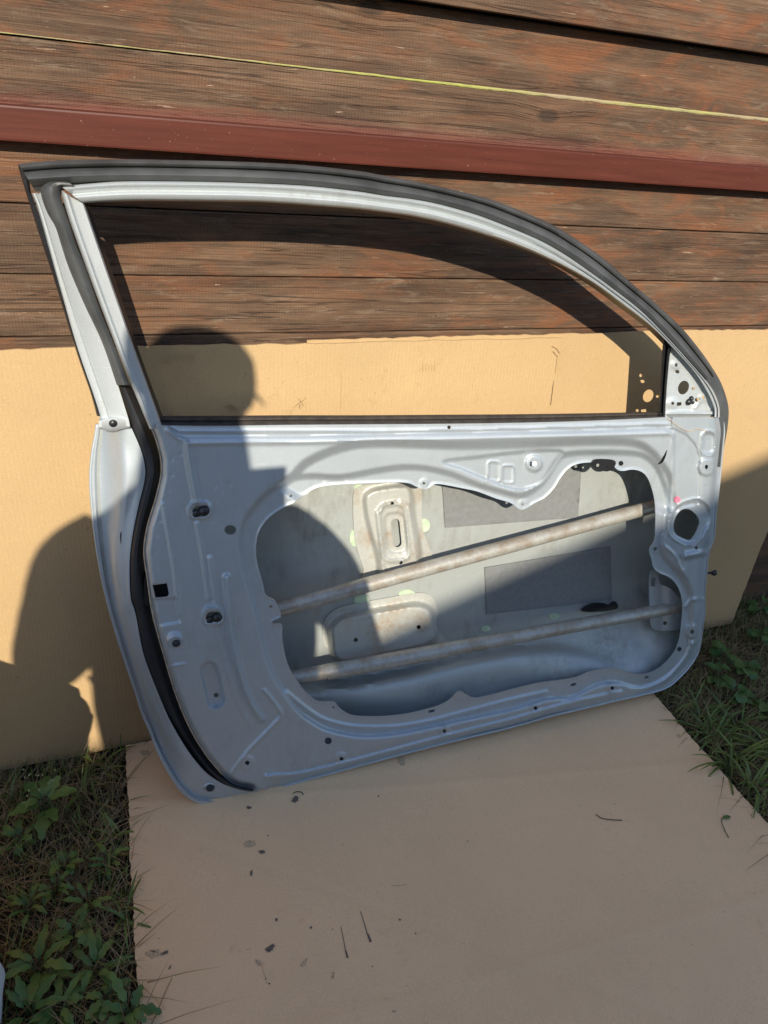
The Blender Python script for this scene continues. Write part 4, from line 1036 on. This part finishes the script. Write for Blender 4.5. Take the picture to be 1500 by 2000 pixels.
def cap():
    c = np.array(sunpt(-.147,1.602,YB+.03)); V, Fc = [], []; n = 24
    for (r, h_) in ((.097,-.030),(.100,.0),(.097,.030),(.080,.055),(.045,.070),(.004,.073)):
        for k in range(n):
            a = 2*math.pi*k/n; V.append(c+np.array([r*math.cos(a), r*1.08*math.sin(a), h_]))
    for q_ in range(5):
        for k in range(n): Fc.append((q_*n+k, q_*n+(k+1)%n, (q_+1)*n+(k+1)%n, (q_+1)*n+k))
    mk('cap', V, Fc, M['cap'], person)
    V, Fc = [], []
    for k in range(9):
        a = math.radians(10+120*k/8)
        for (r, dz) in ((.096,-.028),(.115,-.045),(.128,-.066)):
            V.append(c+np.array([r*math.cos(a), r*math.sin(a), dz-.01]))
    for k in range(8):
        for q_ in range(2): Fc.append((k*3+q_, k*3+q_+1, (k+1)*3+q_+1, (k+1)*3+q_))
    solid(mk('visor', V, Fc, M['cap'], person), .003)
cap()
def phone():
    root = tag(empty('phone', (-.025,-.010,H-.05)), 'dark phone held up in both hands by the person', 'phone')
    box('case', (-.062,-.0155,H-.122), (.012,-.0075,H+.040), M['phonebody'], root, .003)
    box('screen', (-.058,-.0165,H-.117), (.008,-.0157,H+.035), M['glass'], root)
    V, Fc = tubepts(np.array([(-.020,-.0078,H+.006),(-.020,-.0055,H+.006)]), .007, 14); mk('lens', V, Fc, M['glass'], root)
phone()

# ------------------------------------------------------------------ house behind the photographer: its roof shades the ground
def house():
    yf, yb = -4.55, -10.0; k = .34
    rake = lambda x: 4.006+k*(x-.325)
    xr = 1.1; zr = rake(xr); xl = -2.9; xR = 2*xr-xl
    root = tag(empty('house', (xr, yf, 0)), 'dark boarded house with a tiled gable roof standing behind the photographer', 'house')
    def prism(name, pts, y0, y1, m):
        n = len(pts); V = [(x,y0,z) for x,z in pts]+[(x,y1,z) for x,z in pts]
        Fc = [list(range(n)), [n+i for i in range(n)][::-1]]+[(i,n+i,n+(i+1)%n,(i+1)%n) for i in range(n)]
        return mk(name, V, Fc, m, root, smooth=False)
    ez = rake(xl)
    prism('wall', [(xl+.4,-.05),(xR-.4,-.05),(xR-.4,ez+.05-.0),(xr,zr-.24),(xl+.4,ez+.05)], yf-.2, yb, M['plaster'])
    th = .16
    rf = prism('roof', [(xl,ez-th),(xl,ez),(xr,zr),(xr,zr-th)], yf, yb-.2, M['tile'])
    prism('roof', [(xr+.001,zr-th),(xr+.001,zr),(xR,ez),(xR,ez-th)], yf, yb-.2, M['tile'])
    for x in (-1.6,.2,):
        w = box('window', (x,yf-.22,1.0), (x+1.1,yf-.18,2.2), M['whitewood'], root, .01); ORG[w.name] = ORG[root.name]
        box('pane', (x+.08,yf-.185,1.08), (x+.52,yf-.172,2.12), M['glass'], w); box('pane', (x+.58,yf-.185,1.08), (x+1.02,yf-.172,2.12), M['glass'], w)
    d = box('door', (2.2,yf-.22,.0), (3.15,yf-.17,2.05), M['tile'], root, .01); box('handle', (2.28,yf-.175,1.0), (2.4,yf-.14,1.03), M['steel'], d)
    box('step', (2.0,yf-.25,-.05), (3.35,yf+.15,.12), M['slab'], root, .01)
house()
